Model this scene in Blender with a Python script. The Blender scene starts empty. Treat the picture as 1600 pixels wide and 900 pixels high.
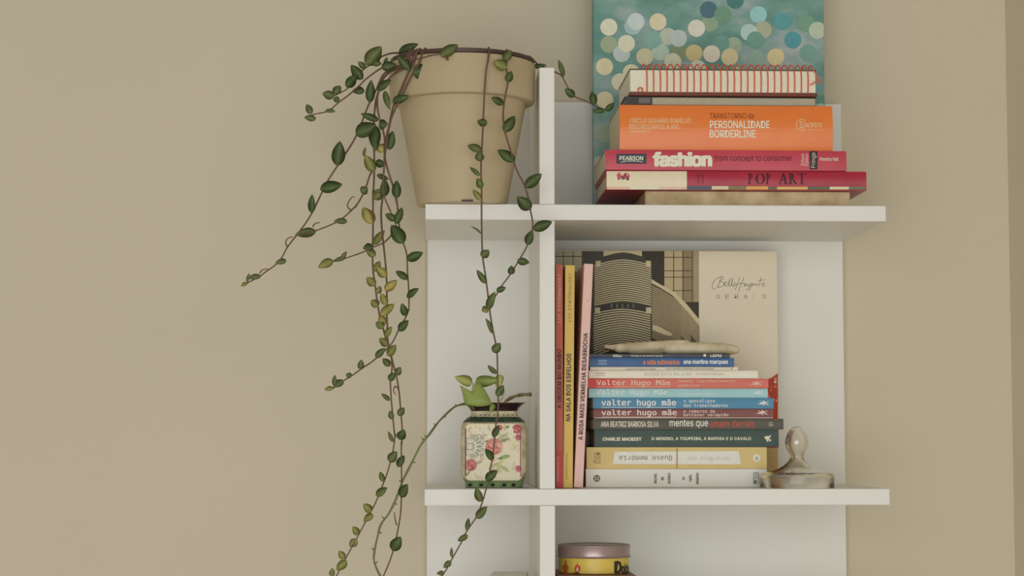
import bpy, bmesh, math, random, os
from mathutils import Vector, Matrix

random.seed(7)
scene = bpy.context.scene
COL = scene.collection

# ------------------------------------------------------------------ camera
F = 3200.0                                   # focal length in pixels of a 1600 x 900 frame
EYE = Vector((0.0, 0.0, 1.45))
PITCH = math.atan(235.0 / F)
YAW = math.atan(130.0 / F * math.cos(PITCH))
cam_data = bpy.data.cameras.new('camera')
cam_data.sensor_width = 36.0
cam_data.lens = 36.0 * F / 1600.0
cam = bpy.data.objects.new('camera', cam_data)
cam.location = EYE
cam.rotation_euler = (math.pi / 2 + PITCH, 0, -YAW)
COL.objects.link(cam)
scene.camera = cam
FW = Vector((math.sin(YAW) * math.cos(PITCH), math.cos(YAW) * math.cos(PITCH), math.sin(PITCH)))
RT = Vector((math.cos(YAW), -math.sin(YAW), 0))
UP = RT.cross(FW)


def P(x, y, Y):
    """point of the place that a photo pixel shows on the vertical plane at distance Y"""
    d = FW + RT * ((x - 800.0) / F) + UP * ((450.0 - y) / F)
    return EYE + d * (Y / d.y)


# ------------------------------------------------------------------ light
world = bpy.data.worlds.new('world')
scene.world = world
world.use_nodes = True
bg = world.node_tree.nodes['Background']
bg.inputs['Color'].default_value = (1.0, 0.915, 0.79, 1)
bg.inputs['Strength'].default_value = 0.335


def area_light(name, loc, target, sx, sy, power, color):
    ld = bpy.data.lights.new(name, 'AREA')
    ld.shape = 'RECTANGLE'
    ld.size = sx
    ld.size_y = sy
    ld.energy = power
    ld.color = color
    o = bpy.data.objects.new(name, ld)
    o.location = loc
    o.rotation_euler = (Vector(target) - Vector(loc)).to_track_quat('-Z', 'Y').to_euler()
    COL.objects.link(o)
    return o


area_light('window_daylight', (-0.35, -1.3, 1.28), (0.1, 2.6, 1.5), 2.8, 2.1, 53, (0.97, 0.99, 1.0))
area_light('second_window_daylight', (1.45, -1.3, 1.7), (0.1, 2.6, 1.5), 0.7, 1.5, 6, (0.98, 0.99, 0.98))
scene.view_settings.view_transform = 'Standard'
scene.view_settings.look = 'None'
scene.view_settings.gamma = 1.0
scene.view_settings.use_curve_mapping = False
scene.view_settings.exposure = 0.0


# ------------------------------------------------------------------ materials
def lin(c):
    c = c / 255.0
    return c / 12.92 if c <= 0.04045 else ((c + 0.055) / 1.055) ** 2.4


LIT = 0.66


def albedo(rgb):
    return tuple(min(0.88, lin(c) / LIT) for c in rgb)


MATS = {}


def mat(name, rgb, rough=0.6, vary=0.08, scale=40.0, bump=0.0, bscale=300.0, metal=0.0, spec=0.4, rgb2=None):
    """procedural material: base colour broken up by noise, optional fine relief"""
    if name in MATS:
        return MATS[name]
    m = bpy.data.materials.new(name)
    m.use_nodes = True
    nt = m.node_tree
    b = nt.nodes['Principled BSDF']
    b.inputs['Roughness'].default_value = rough
    b.inputs['Metallic'].default_value = metal
    b.inputs['Specular IOR Level'].default_value = spec
    a = albedo(rgb)
    c2 = albedo(rgb2) if rgb2 else tuple(x * (1 - vary) for x in a)
    tc = nt.nodes.new('ShaderNodeTexCoord')
    n = nt.nodes.new('ShaderNodeTexNoise')
    n.inputs['Scale'].default_value = scale
    n.inputs['Detail'].default_value = 4.0
    nt.links.new(tc.outputs['Object'], n.inputs['Vector'])
    r = nt.nodes.new('ShaderNodeValToRGB')
    r.color_ramp.elements[0].position = 0.35
    r.color_ramp.elements[1].position = 0.65
    r.color_ramp.elements[0].color = (*c2, 1)
    r.color_ramp.elements[1].color = (*a, 1)
    nt.links.new(n.outputs['Fac'], r.inputs['Fac'])
    nt.links.new(r.outputs['Color'], b.inputs['Base Color'])
    if bump > 0:
        n2 = nt.nodes.new('ShaderNodeTexNoise')
        n2.inputs['Scale'].default_value = bscale
        n2.inputs['Detail'].default_value = 3.0
        nt.links.new(tc.outputs['Object'], n2.inputs['Vector'])
        bp = nt.nodes.new('ShaderNodeBump')
        bp.inputs['Strength'].default_value = bump
        bp.inputs['Distance'].default_value = 0.001
        nt.links.new(n2.outputs['Fac'], bp.inputs['Height'])
        nt.links.new(bp.outputs['Normal'], b.inputs['Normal'])
    MATS[name] = m
    return m


def ink(rgb, rough=0.5):
    return mat('ink_%d_%d_%d' % rgb, rgb, rough, 0.05, 200)


def attr_mat(name, rough=0.5, spec=0.4):
    """printed picture: colours stored on the faces"""
    if name in MATS:
        return MATS[name]
    m = bpy.data.materials.new(name)
    m.use_nodes = True
    nt = m.node_tree
    b = nt.nodes['Principled BSDF']
    b.inputs['Roughness'].default_value = rough
    b.inputs['Specular IOR Level'].default_value = spec
    at = nt.nodes.new('ShaderNodeAttribute')
    at.attribute_name = 'print'
    tc = nt.nodes.new('ShaderNodeTexCoord')
    n = nt.nodes.new('ShaderNodeTexNoise')
    n.inputs['Scale'].default_value = 150.0
    nt.links.new(tc.outputs['Object'], n.inputs['Vector'])
    mx = nt.nodes.new('ShaderNodeMix')
    mx.data_type = 'RGBA'
    mx.blend_type = 'MULTIPLY'
    mr = nt.nodes.new('ShaderNodeMapRange')
    mr.inputs['To Min'].default_value = 0.88
    mr.inputs['To Max'].default_value = 1.08
    nt.links.new(n.outputs['Fac'], mr.inputs['Value'])
    mx.inputs['Factor'].default_value = 1.0
    nt.links.new(at.outputs['Color'], mx.inputs['A'])
    nt.links.new(mr.outputs['Result'], mx.inputs['B'])
    nt.links.new(mx.outputs['Result'], b.inputs['Base Color'])
    MATS[name] = m
    return m


# ------------------------------------------------------------------ mesh helpers
def mesh_obj(name, verts, faces, m, parent=None, smooth=False, origin=Vector((0, 0, 0)), colors=None):
    me = bpy.data.meshes.new(name)
    me.from_pydata([tuple(Vector(v) - origin) for v in verts], [], faces)
    if colors is not None:
        at = me.attributes.new('print', 'FLOAT_COLOR', 'FACE')
        for i, c in enumerate(colors):
            at.data[i].color = (*c, 1)
    me.validate()
    if smooth:
        me.polygons.foreach_set('use_smooth', [True] * len(me.polygons))
    me.materials.append(m)
    me.update()
    o = bpy.data.objects.new(name, me)
    COL.objects.link(o)
    if parent is not None:
        o.parent = parent
    return o


class Thing:
    """an Empty at the base of a thing; parts are given in the place's coordinates"""

    def __init__(self, name, label, cat, loc, group=None):
        self.o = bpy.data.objects.new(name, None)
        self.o.empty_display_size = 0.02
        self.org = Vector(loc)
        self.o.location = loc
        self.o['label'] = label
        self.o['category'] = cat
        if group:
            self.o['group'] = group
        COL.objects.link(self.o)

    def part(self, name, vf, m, parent=None, smooth=False, colors=None, label=None):
        o = mesh_obj(name, vf[0], vf[1], m, parent or self.o, smooth, self.org, colors)
        if label:
            o['label'] = label
        return o


def single(name, vf, m, label, cat, loc, smooth=False, group=None):
    o = mesh_obj(name, vf[0], vf[1], m, None, smooth, Vector(loc))
    o.location = loc
    o['label'] = label
    o['category'] = cat
    if group:
        o['group'] = group
    return o


def join(*vfs):
    V, Fs = [], []
    for v, f in vfs:
        k = len(V)
        V += list(v)
        Fs += [tuple(i + k for i in q) for q in f]
    return V, Fs


def box(x0, x1, y0, y1, z0, z1, bev=0.0, seg=1):
    if bev <= 0:
        v = [(x0, y0, z0), (x1, y0, z0), (x1, y1, z0), (x0, y1, z0), (x0, y0, z1), (x1, y0, z1), (x1, y1, z1), (x0, y1, z1)]
        f = [(0, 3, 2, 1), (4, 5, 6, 7), (0, 1, 5, 4), (1, 2, 6, 5), (2, 3, 7, 6), (3, 0, 4, 7)]
        return [Vector(p) for p in v], f
    bm = bmesh.new()
    bmesh.ops.create_cube(bm, size=1.0)
    for v in bm.verts:
        v.co = Vector(((x0 + x1) / 2 + v.co.x * (x1 - x0), (y0 + y1) / 2 + v.co.y * (y1 - y0), (z0 + z1) / 2 + v.co.z * (z1 - z0)))
    bmesh.ops.bevel(bm, geom=bm.edges[:], offset=bev, segments=seg, affect='EDGES', profile=0.5)
    bm.verts.index_update()
    r = [v.co.copy() for v in bm.verts], [tuple(v.index for v in f.verts) for f in bm.faces]
    bm.free()
    return r


def prism(pts2, y0, y1):
    """x,z outline extruded from y0 to y1"""
    n = len(pts2)
    v = [Vector((p[0], y0, p[1])) for p in pts2] + [Vector((p[0], y1, p[1])) for p in pts2]
    f = [tuple(range(n)), tuple(range(2 * n - 1, n - 1, -1))]
    f += [(i, i + n, (i + 1) % n + n, (i + 1) % n) for i in range(n)]
    return v, f


def lathe(prof, cx, cy, n=64, close=False):
    """prof: list of (radius, z)"""
    v, f = [], []
    for r, z in prof:
        for k in range(n):
            a = 2 * math.pi * k / n
            v.append(Vector((cx + r * math.cos(a), cy + r * math.sin(a), z)))
    m = len(prof)
    rng = m if close else m - 1
    for i in range(rng):
        j = (i + 1) % m
        for k in range(n):
            q = (k + 1) % n
            f.append((i * n + k, i * n + q, j * n + q, j * n + k))
    if not close:
        if prof[0][0] < 1e-3:
            pass
        f.append(tuple(range(n - 1, -1, -1)))
        f.append(tuple((m - 1) * n + k for k in range(n)))
    return v, f


def smooth_path(pts, per=5):
    pts = [Vector(p) for p in pts]
    if len(pts) < 3:
        return pts
    out = []
    for i in range(len(pts) - 1):
        p0 = pts[max(i - 1, 0)]
        p1, p2 = pts[i], pts[i + 1]
        p3 = pts[min(i + 2, len(pts) - 1)]
        for k in range(per):
            t = k / per
            out.append(0.5 * ((2 * p1) + (p2 - p0) * t + (2 * p0 - 5 * p1 + 4 * p2 - p3) * t * t + (3 * p1 - p0 - 3 * p2 + p3) * t ** 3))
    out.append(pts[-1])
    return out


def tube(path, radii, n=6):
    if not hasattr(radii, '__len__'):
        radii = [radii] * len(path)
    v, f = [], []
    ref = Vector((0, -1, 0.05)).normalized()
    for i, p in enumerate(path):
        t = (path[min(i + 1, len(path) - 1)] - path[max(i - 1, 0)])
        t = t.normalized() if t.length > 1e-9 else Vector((0, 0, 1))
        a = t.cross(ref)
        if a.length < 1e-3:
            a = t.cross(Vector((1, 0, 0)))
        a.normalize()
        b = a.cross(t).normalized()
        ref = b
        for k in range(n):
            w = 2 * math.pi * k / n
            v.append(p + (a * math.cos(w) + b * math.sin(w)) * radii[i])
    for i in range(len(path) - 1):
        for k in range(n):
            q = (k + 1) % n
            f.append((i * n + k, i * n + q, (i + 1) * n + q, (i + 1) * n + k))
    f.append(tuple(range(n - 1, -1, -1)))
    f.append(tuple((len(path) - 1) * n + k for k in range(n)))
    return v, f


# ------------------------------------------------------------------ lettering
FONTS = {}
try:
    fdir = os.path.join(bpy.utils.resource_path('LOCAL'), 'datafiles', 'fonts')
    FONTS['sans'] = bpy.data.fonts.load(os.path.join(fdir, 'Inter.woff2'))
    FONTS['mono'] = bpy.data.fonts.load(os.path.join(fdir, 'DejaVuSansMono.woff2'))
except Exception:
    pass
TEXTS = {}


def text_geo(s, font='sans', bold=0.0, space=1.0, shear=0.0):
    key = (s, font, bold, space, shear)
    if key in TEXTS:
        return TEXTS[key]
    cu = bpy.data.curves.new('lettering', 'FONT')
    cu.body = s
    if font in FONTS:
        cu.font = FONTS[font]
    cu.space_character = space
    cu.shear = shear
    cu.resolution_u = 3
    ob = bpy.data.objects.new('lettering_source', cu)
    me = bpy.data.meshes.new_from_object(ob)
    v = [(p.co.x, p.co.y) for p in me.vertices]
    f = [tuple(p.vertices) for p in me.polygons]
    bpy.data.objects.remove(ob)
    bpy.data.curves.remove(cu)
    bpy.data.meshes.remove(me)
    x0, x1 = min(p[0] for p in v), max(p[0] for p in v)
    y0, y1 = min(p[1] for p in v), max(p[1] for p in v)
    v = [((p[0] - x0) / (x1 - x0 + 1e-9), (p[1] - y0) / (y1 - y0 + 1e-9)) for p in v]
    if bold > 0:
        ax, ay = bold / (x1 - x0), bold / (y1 - y0)
        base, fb = v, f
        v, f = [], []
        for dx, dy in ((-1, 0), (1, 0), (0, 0), (-.7, .6), (.7, .6), (-.7, -.6), (.7, -.6)):
            k_ = len(v)
            v += [(p[0] + dx * ax, p[1] + dy * ay, 0.000012 * (k_ // len(base))) for p in base]
            f += [tuple(i + k_ for i in q) for q in fb]
    TEXTS[key] = (v, f)
    return v, f


class Face:
    """a printed front (spine, cover): photo pixels to points just off a plane at Y with a slight bulge"""

    def __init__(self, Y, z0=None, z1=None, bulge=0.0, lift=0.00045):
        self.Y, self.z0, self.z1, self.b, self.l = Y, z0, z1, bulge, lift

    def pt(self, x, y, extra=0.0):
        p = P(x, y, self.Y)
        d = 0.0
        if self.b:
            t = (p.z - self.z0) / (self.z1 - self.z0)
            d = self.b * max(0.0, 1 - (2 * t - 1) ** 2)
        p.y = self.Y - d - self.l - extra
        return p

    def text(self, s, bx, font='sans', bold=0.0, rot=0, space=1.0, extra=0.0, shear=0.0):
        v, f = text_geo(s, font, bold, space, shear)
        x0, y0, x1, y1 = bx
        out = []
        deep = [(p[2] if len(p) > 2 else 0.0) for p in v]
        for a, b in (p[:2] for p in v):
            if rot == 0:
                u, w = a, 1 - b
            elif rot == 180:
                u, w = 1 - a, b
            elif rot == 90:                  # reads upwards
                u, w = 1 - b, 1 - a
            else:                            # reads downwards
                u, w = b, a
            out.append((u, w))
        return [self.pt(x0 + u * (x1 - x0), y0 + w * (y1 - y0), extra + dd) for (u, w), dd in zip(out, deep)], f

    def poly(self, pts, extra=0.0):
        return [self.pt(x, y, extra) for x, y in pts], [tuple(range(len(pts)))]

    def rect(self, x0, y0, x1, y1, extra=0.0):
        if not self.b:
            return self.poly([(x0, y1), (x1, y1), (x1, y0), (x0, y0)], extra)
        n = 10
        v, f = [], []
        for i in range(n + 1):
            y = y0 + (y1 - y0) * i / n
            v += [self.pt(x0, y, extra), self.pt(x1, y, extra)]
            if i:
                k = 2 * i
                f.append((k - 2, k, k + 1, k - 1))
        return v, f

    def disc(self, x, y, r, n=20, extra=0.0, ry=None):
        return self.poly([(x + r * math.cos(2 * math.pi * k / n), y - (ry or r) * math.sin(2 * math.pi * k / n)) for k in range(n)], extra)

    def stroke(self, pts, w, extra=0.0):
        """thin ribbon along pixel points"""
        v, f = [], []
        n = len(pts)
        for i, (x, y) in enumerate(pts):
            ax, ay = pts[max(i - 1, 0)]
            bx_, by_ = pts[min(i + 1, n - 1)]
            dx, dy = bx_ - ax, by_ - ay
            L = math.hypot(dx, dy) or 1
            nx, ny = -dy / L * w / 2, dx / L * w / 2
            v += [self.pt(x + nx, y + ny, extra), self.pt(x - nx, y - ny, extra)]
            if i:
                k = 2 * i
                f.append((k - 2, k - 1, k + 1, k))
        return v, f


class Print:
    """collects coloured polygons for a printed picture"""

    def __init__(self, face):
        self.f, self.v, self.q, self.c = face, [], [], []
        self.n = 0

    def add(self, vf, rgb):
        k = len(self.v)
        self.v += vf[0]
        a = albedo(rgb)
        for q in vf[1]:
            self.q.append(tuple(i + k for i in q))
            self.c.append(a)
        self.n += 1

    def ex(self):
        return self.n * 0.000004


# ------------------------------------------------------------------ the setting
SHELF_Y = 2.46
PANEL_Y = SHELF_Y / 0.9055
WALL_Y = PANEL_Y + 0.018
M_WALL = mat('painted_wall', (178, 170, 150), 0.85, 0.025, 3.0, 0.10, 120)
M_FLOOR = mat('floor_wood', (194, 187, 176), 0.6, 0.2, 6.0)
M_WHITE = mat('white_laminate', (197, 196, 190), 0.42, 0.02, 5.0, 0.02, 200)

corner_x = P(1578, 450, WALL_Y).x


def structure(name, vf, m):
    o = mesh_obj(name, vf[0], vf[1], m)
    o['kind'] = 'structure'
    return o


structure('floor', box(-2.6, corner_x + 1.2, -1.6, WALL_Y + 0.1, -0.1, 0.0), M_FLOOR)
structure('wall_back', box(-2.6, corner_x + 0.1, WALL_Y, WALL_Y + 0.1, 0.0, 2.7), M_WALL)
cx_, y2_ = corner_x, WALL_Y
wr = [(cx_, y2_), (cx_ + 0.4, y2_ - 1.5), (cx_ + 0.51, y2_ - 1.5), (cx_ + 0.11, y2_)]  # plan splayed off square so this wall face catches more light
structure('wall_right', ([Vector((a, b_, z)) for z in (0.0, 2.7) for a, b_ in wr], [(0, 1, 2, 3), (7, 6, 5, 4), (0, 4, 5, 1), (1, 5, 6, 2), (2, 6, 7, 3), (3, 7, 4, 0)]), M_WALL)

# ------------------------------------------------------------------ bookcase
XL = P(664.5, 330, SHELF_Y).x
XR = P(1387.5, 560, SHELF_Y).x
PXL = P(667.5, 560, PANEL_Y).x
PXR = P(1319, 560, PANEL_Y).x
Z_UP1 = P(1025, 320, SHELF_Y).z
Z_UP0 = P(1025, 344.5, SHELF_Y).z
Z_LO1 = P(1025, 764, SHELF_Y).z
Z_LO0 = P(1025, 789.5, SHELF_Y).z
Z_B1 = P(1025, 985, SHELF_Y).z
Z_TOP = P(854, 105, SHELF_Y).z
DX0 = P(843.2, 560, SHELF_Y).x
DX1 = P(867.0, 560, SHELF_Y).x
case = Thing('bookcase', 'white laminate open bookcase with projecting shelves and upright divider on beige wall', 'bookcase', ((XL + XR) / 2, PANEL_Y, 0))
case.part('back_panel', box(PXL, PXR, PANEL_Y, WALL_Y - 0.0005, 0.02, Z_TOP, 0.0008), M_WHITE)
for z0, z1 in ((Z_UP0, Z_UP1), (Z_LO0, Z_LO1), (Z_B1 - (Z_LO1 - Z_LO0), Z_B1), (0.52, 0.54), (0.06, 0.08)):
    case.part('shelf', box(XL, XR, SHELF_Y, PANEL_Y - 0.0002, z0, z1, 0.0007), M_WHITE)
zs = [(Z_UP1, Z_TOP), (Z_LO1, Z_UP0), (Z_B1, Z_LO0), (0.54, Z_B1 - (Z_LO1 - Z_LO0)), (0.08, 0.52)]
for z0, z1 in zs:
    case.part('divider', box(DX0, DX1, SHELF_Y + 0.0005, PANEL_Y - 0.0002, z0 + 0.0003, z1 - 0.0003, 0.0006), M_WHITE)
case.part('plinth', box(PXL + 0.02, PXR - 0.02, PANEL_Y - 0.04, PANEL_Y - 0.0003, 0.0, 0.0598), M_WHITE)

# ------------------------------------------------------------------ potted trailing plant
POT_Y = SHELF_Y + 0.035
pc = P(722, 316, POT_Y)
PCX = pc.x
ZP = Z_UP1 + 0.0004
k = POT_Y / F * 1.003                        # metres per pixel there
M_POT = mat('sand_painted_clay', (164, 151, 122), 0.62, 0.10, 9.0, 0.10, 250, rgb2=(155, 141, 111))
M_LINER = mat('dark_brown_plastic', (66, 50, 42), 0.45, 0.1, 60)
M_SOIL = mat('potting_soil', (60, 45, 35), 0.95, 0.5, 90, 0.8, 120)
pot = Thing('potted_plant', 'trailing vine with oval leaves spilling from a sand-coloured clay pot on top shelf', 'potted plant', (PCX, POT_Y, ZP))
zr0 = P(722, 163, POT_Y).z                   # rim lower edge
zr1 = P(722, 103, POT_Y).z                   # rim top
rb, rt, rr = 71 * k, 100 * k, 115 * k
prof = [(rb - 0.006, ZP), (rb - 0.001, ZP + 0.0008), (rb, ZP + 0.004), (rt, zr0), (rr - 0.006, zr0), (rr - 0.0025, zr0 + 0.0008), (rr - 0.001, zr0 + 0.003),
        (rr, zr1 - 0.003), (rr - 0.001, zr1), (rr - 0.006, zr1 + 0.0005), (rr - 0.008, zr1 - 0.003), (rt - 0.006, zr0 - 0.002), (rb - 0.005, ZP + 0.008)]
o = pot.part('pot', lathe(prof, PCX, POT_Y, 96), M_POT, smooth=True)
o.data.set_sharp_from_angle(angle=math.radians(40))
zl = zr1 + 0.006
o = pot.part('liner', lathe([(rr - 0.0085, zr1 - 0.03), (rr - 0.007, zr1 + 0.0008), (rr - 0.0015, zr1 + 0.0012), (rr - 0.001, zl - 0.001), (rr - 0.002, zl), (rr - 0.006, zl), (rr - 0.0095, zr1 - 0.03)], PCX, POT_Y, 96, True), M_LINER, smooth=True, label='dark brown inner pot rim')
o.data.set_sharp_from_angle(angle=math.radians(40))
pot.part('soil', lathe([(0.001, zr1 - 0.012), (rr * 0.5, zr1 - 0.011), (rr - 0.0105, zr1 - 0.013), (rr - 0.0105, zr1 - 0.02), (0.001, zr1 - 0.02)], PCX, POT_Y, 48), M_SOIL, smooth=True)
nz = ZP + 0.0003
pot.part('notch_shade', box(P(721, 315, POT_Y - rb).x, P(739, 315, POT_Y - rb).x, POT_Y - rb - 0.0006, POT_Y - rb + 0.01, nz, nz + 0.0022), M_LINER)  # dark block set slightly proud, standing in for shade inside the drain notch

M_STEM = mat('brown_vine_stem', (96, 72, 56), 0.6, 0.2, 80)
M_STEMG = mat('green_vine_stem', (98, 104, 60), 0.55, 0.2, 80)
LEAF = {
    'd': mat('leaf_dark_green', (70, 84, 44), 0.5, 0.3, 90, 0.1, 200, rgb2=(54, 69, 35)),
    'm': mat('leaf_green', (90, 98, 54), 0.5, 0.3, 90, 0.1, 200, rgb2=(72, 84, 44)),
    'l': mat('leaf_olive', (124, 122, 66), 0.5, 0.3, 90, 0.1, 200, rgb2=(98, 104, 54)),
    'y': mat('leaf_yellowing', (156, 140, 74), 0.5, 0.3, 90, 0.1, 200, rgb2=(120, 118, 60)),
    'p': mat('leaf_fresh_green', (130, 142, 74), 0.45, 0.15, 30, 0.05, 200, rgb2=(114, 130, 64)),
    'q': mat('leaf_pale_green', (158, 160, 92), 0.45, 0.15, 30, 0.05, 200, rgb2=(140, 146, 78)),
}


def leaf_geo(b, t, w, curl=0.15, roll=0.0, shape=0.78):
    """thick ovate leaf from base to tip, blade turned to the room with some roll"""
    ax = t - b
    L = ax.length
    ax.normalize()
    n = (EYE - b).normalized() + Vector((random.uniform(-.35, .35), 0, random.uniform(-.1, .55)))
    side = ax.cross(n)
    if side.length < 1e-4:
        side = ax.cross(Vector((1, 0, 0)))
    side.normalize()
    n = side.cross(ax).normalized()
    q = Matrix.Rotation(roll, 3, ax)
    side, n = q @ side, q @ n
    V, Fs = [], []
    T = (0.0, 0.08, 0.22, 0.4, 0.6, 0.78, 0.91, 1.0)
    for s in T:
        hw = w / 2 * max(0.03, math.sin(math.pi * min(1, s ** shape)) ** 0.75)
        c = b + ax * (L * s) + n * (curl * L * (s - s * s) * 1.2)
        th = 0.0004 + 0.0005 * math.sin(math.pi * s)
        fold = 0.10 * hw
        V += [c + side * hw + n * fold, c + n * th, c - side * hw + n * fold, c - n * th]
    m = len(T)
    for i in range(m - 1):
        for k_ in range(4):
            j = (k_ + 1) % 4
            Fs.append((i * 4 + k_, i * 4 + j, i * 4 + 4 + j, i * 4 + 4 + k_))
    Fs += [(3, 2, 1, 0), ((m - 1) * 4, (m - 1) * 4 + 1, (m - 1) * 4 + 2, (m - 1) * 4 + 3)]
    return V, Fs


CR = {'A': (370, 50, 3.2133), 'B': (600, 50, 3.2133), 'C': (360, 300, 4.5), 'D': (500, 480, 4.09), 'E': (500, 680, 4.09),
      'Fq': (700, 330, 3.913), 'G': (690, 550, 4.09), 'H': (560, 330, 4.5), 'R': (830, 90, 9.0), 'T': (700, 560, 9.0)}


def crop(c, x, y):
    a, b, s = CR[c]
    return a + x / s, b + y / s


def vine(thing, segs, Y0, Y1, leaves, r0=0.0014, r1=0.0008, m=None, name='vine', tendrils=(), start=None):
    px = []
    for c, pts in segs:
        px += [crop(c, *p) for p in pts]
    n = len(px)
    pts = []
    for i, p in enumerate(px):
        t = i / (n - 1)
        Yv = Y0(t) if callable(Y0) else Y0 + (Y1 - Y0) * t
        q = P(p[0], p[1], Yv + 0.002 * math.sin(i * 1.7))
        for _ in range(4):                   # hang clear of the pot's front
            if ZP - 0.002 < q.z < zl + 0.001:
                R = (rr if q.z > zr0 else rb + (rt - rb) * max(0, q.z - ZP) / (zr0 - ZP)) + 0.0035
                dx = q.x - PCX
                if abs(dx) < R:
                    q = P(p[0], p[1], min(Yv, POT_Y - math.sqrt(R * R - dx * dx)))
        pts.append(q)
    if start is not None:
        dx = max(-0.97 * rr, min(0.97 * rr, P(start, 100, POT_Y - 0.06).x - PCX))
        u = Vector((dx, -math.sqrt(rr * rr - dx * dx), 0)) / rr
        c0 = Vector((PCX, POT_Y, 0))
        pts = [c0 + u * (rr - 0.022) + Vector((0, 0, zl - 0.012)), c0 + u * (rr - 0.006) + Vector((0, 0, zl + 0.002))] + pts
    path = smooth_path(pts, 4)
    rad = [r0 + (r1 - r0) * i / (len(path) - 1) for i in range(len(path))]
    geo = tube(path, rad, 6)
    # small nodes along the stem
    st = thing.part(name, geo, m or M_STEM, smooth=True)

    def depth(q):
        best = min(path, key=lambda a: (to_px(a)[0] - q[0]) ** 2 + (to_px(a)[1] - q[1]) ** 2)
        return best.y
    for lf in leaves:
        c, bx, by, tx, ty, w, kind = lf[:7]
        curl = lf[7] if len(lf) > 7 else random.uniform(0.02, 0.28)
        b = crop(c, bx, by)
        t = crop(c, tx, ty)
        Yb = depth(b)
        wm = w / CR[c][2] * Yb / F
        Lm = math.hypot(b[0] - t[0], b[1] - t[1]) * Yb / F
        dy = random.uniform(-0.35, 0.25) * Lm
        V, Fs = leaf_geo(P(b[0], b[1], Yb - 0.001), P(t[0], t[1], Yb - 0.001 + dy), wm * 1.08, curl, random.uniform(-0.25, 0.25))
        thing.part('leaf', (V, Fs), LEAF[kind], parent=st, smooth=True)
    for c, tp in tendrils:
        pp = [crop(c, *q) for q in tp]
        Yb = depth(pp[0])
        pth = smooth_path([P(q[0], q[1], Yb - 0.001 * i) for i, q in enumerate(pp)], 4)
        thing.part('tendril', tube(pth, [0.0010 - 0.0005 * i / len(pth) for i in range(len(pth))], 5), M_STEM, parent=st, smooth=True)
    return st


def to_px(p):
    d = p - EYE
    z = d.dot(FW)
    return 800 + F * d.dot(RT) / z, 450 - F * d.dot(UP) / z


RIMY = POT_Y - 0.03
# far-left runner
vine(pot, [('A', [(850, 158), (790, 180), (735, 215), (700, 290), (660, 370), (600, 520), (540, 620), (500, 680), (450, 760), (390, 885)]),
           ('C', [(590, 120), (525, 225), (460, 310), (400, 390), (365, 455), (320, 510), (250, 560), (210, 590), (120, 640), (80, 660)])], RIMY, 2.40,
     [('A', 505, 672, 518, 548, 66, 'd', .05), ('A', 418, 790, 530, 765, 62, 'd', .05), ('C', 570, 148, 575, 15, 56, 'd'), ('A', 668, 355, 675, 240, 46, 'd'),
      ('A', 597, 515, 700, 465, 76, 'd'), ('A', 706, 292, 778, 240, 48, 'd'), ('A', 712, 445, 622, 410, 36, 'd'), ('C', 600, 275, 455, 300, 66, 'm'),
      ('C', 395, 482, 315, 500, 44, 'm'), ('C', 215, 592, 122, 608, 44, 'm'), ('C', 120, 638, 74, 664, 32, 'l'), ('C', 118, 635, 135, 568, 24, 'm')],
     tendrils=[('C', [(580, 245), (595, 222), (630, 214)]), ('C', [(400, 388), (388, 355), (405, 325), (440, 314)]), ('C', [(205, 572), (225, 548), (265, 540)])], start=642)
# upper-left runners
vine(pot, [('A', [(840, 160), (800, 172), (760, 178), (720, 185), (650, 235), (610, 275), (570, 310), (510, 355), (470, 390), (440, 403), (380, 414)])], RIMY, 2.42,
     [('A', 642, 296, 578, 298, 44, 'd'), ('A', 444, 395, 496, 400, 24, 'm'), ('A', 398, 436, 338, 428, 32, 'm'), ('A', 376, 412, 350, 363, 34, 'm'), ('A', 725, 178, 802, 165, 48, 'd'),
      ('A', 745, 170, 755, 125, 24, 'd')], start=636)
vine(pot, [('A', [(880, 145), (850, 115), (790, 105), (730, 122), (690, 150), (640, 185), (600, 225), (560, 280), (520, 305), (485, 322)])], POT_Y, 2.47,
     [('A', 650, 165, 726, 72, 74, 'm'), ('A', 645, 182, 608, 150, 32, 'm'), ('A', 680, 155, 728, 160, 34, 'm'), ('A', 632, 238, 573, 165, 52, 'd'), ('A', 550, 278, 600, 215, 50, 'd'),
      ('A', 488, 312, 522, 270, 42, 'm'), ('A', 490, 322, 430, 308, 44, 'm'), ('A', 492, 325, 512, 357, 30, 'm'), ('A', 813, 102, 912, 60, 44, 'd')], r0=0.0014, start=652)
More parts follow.
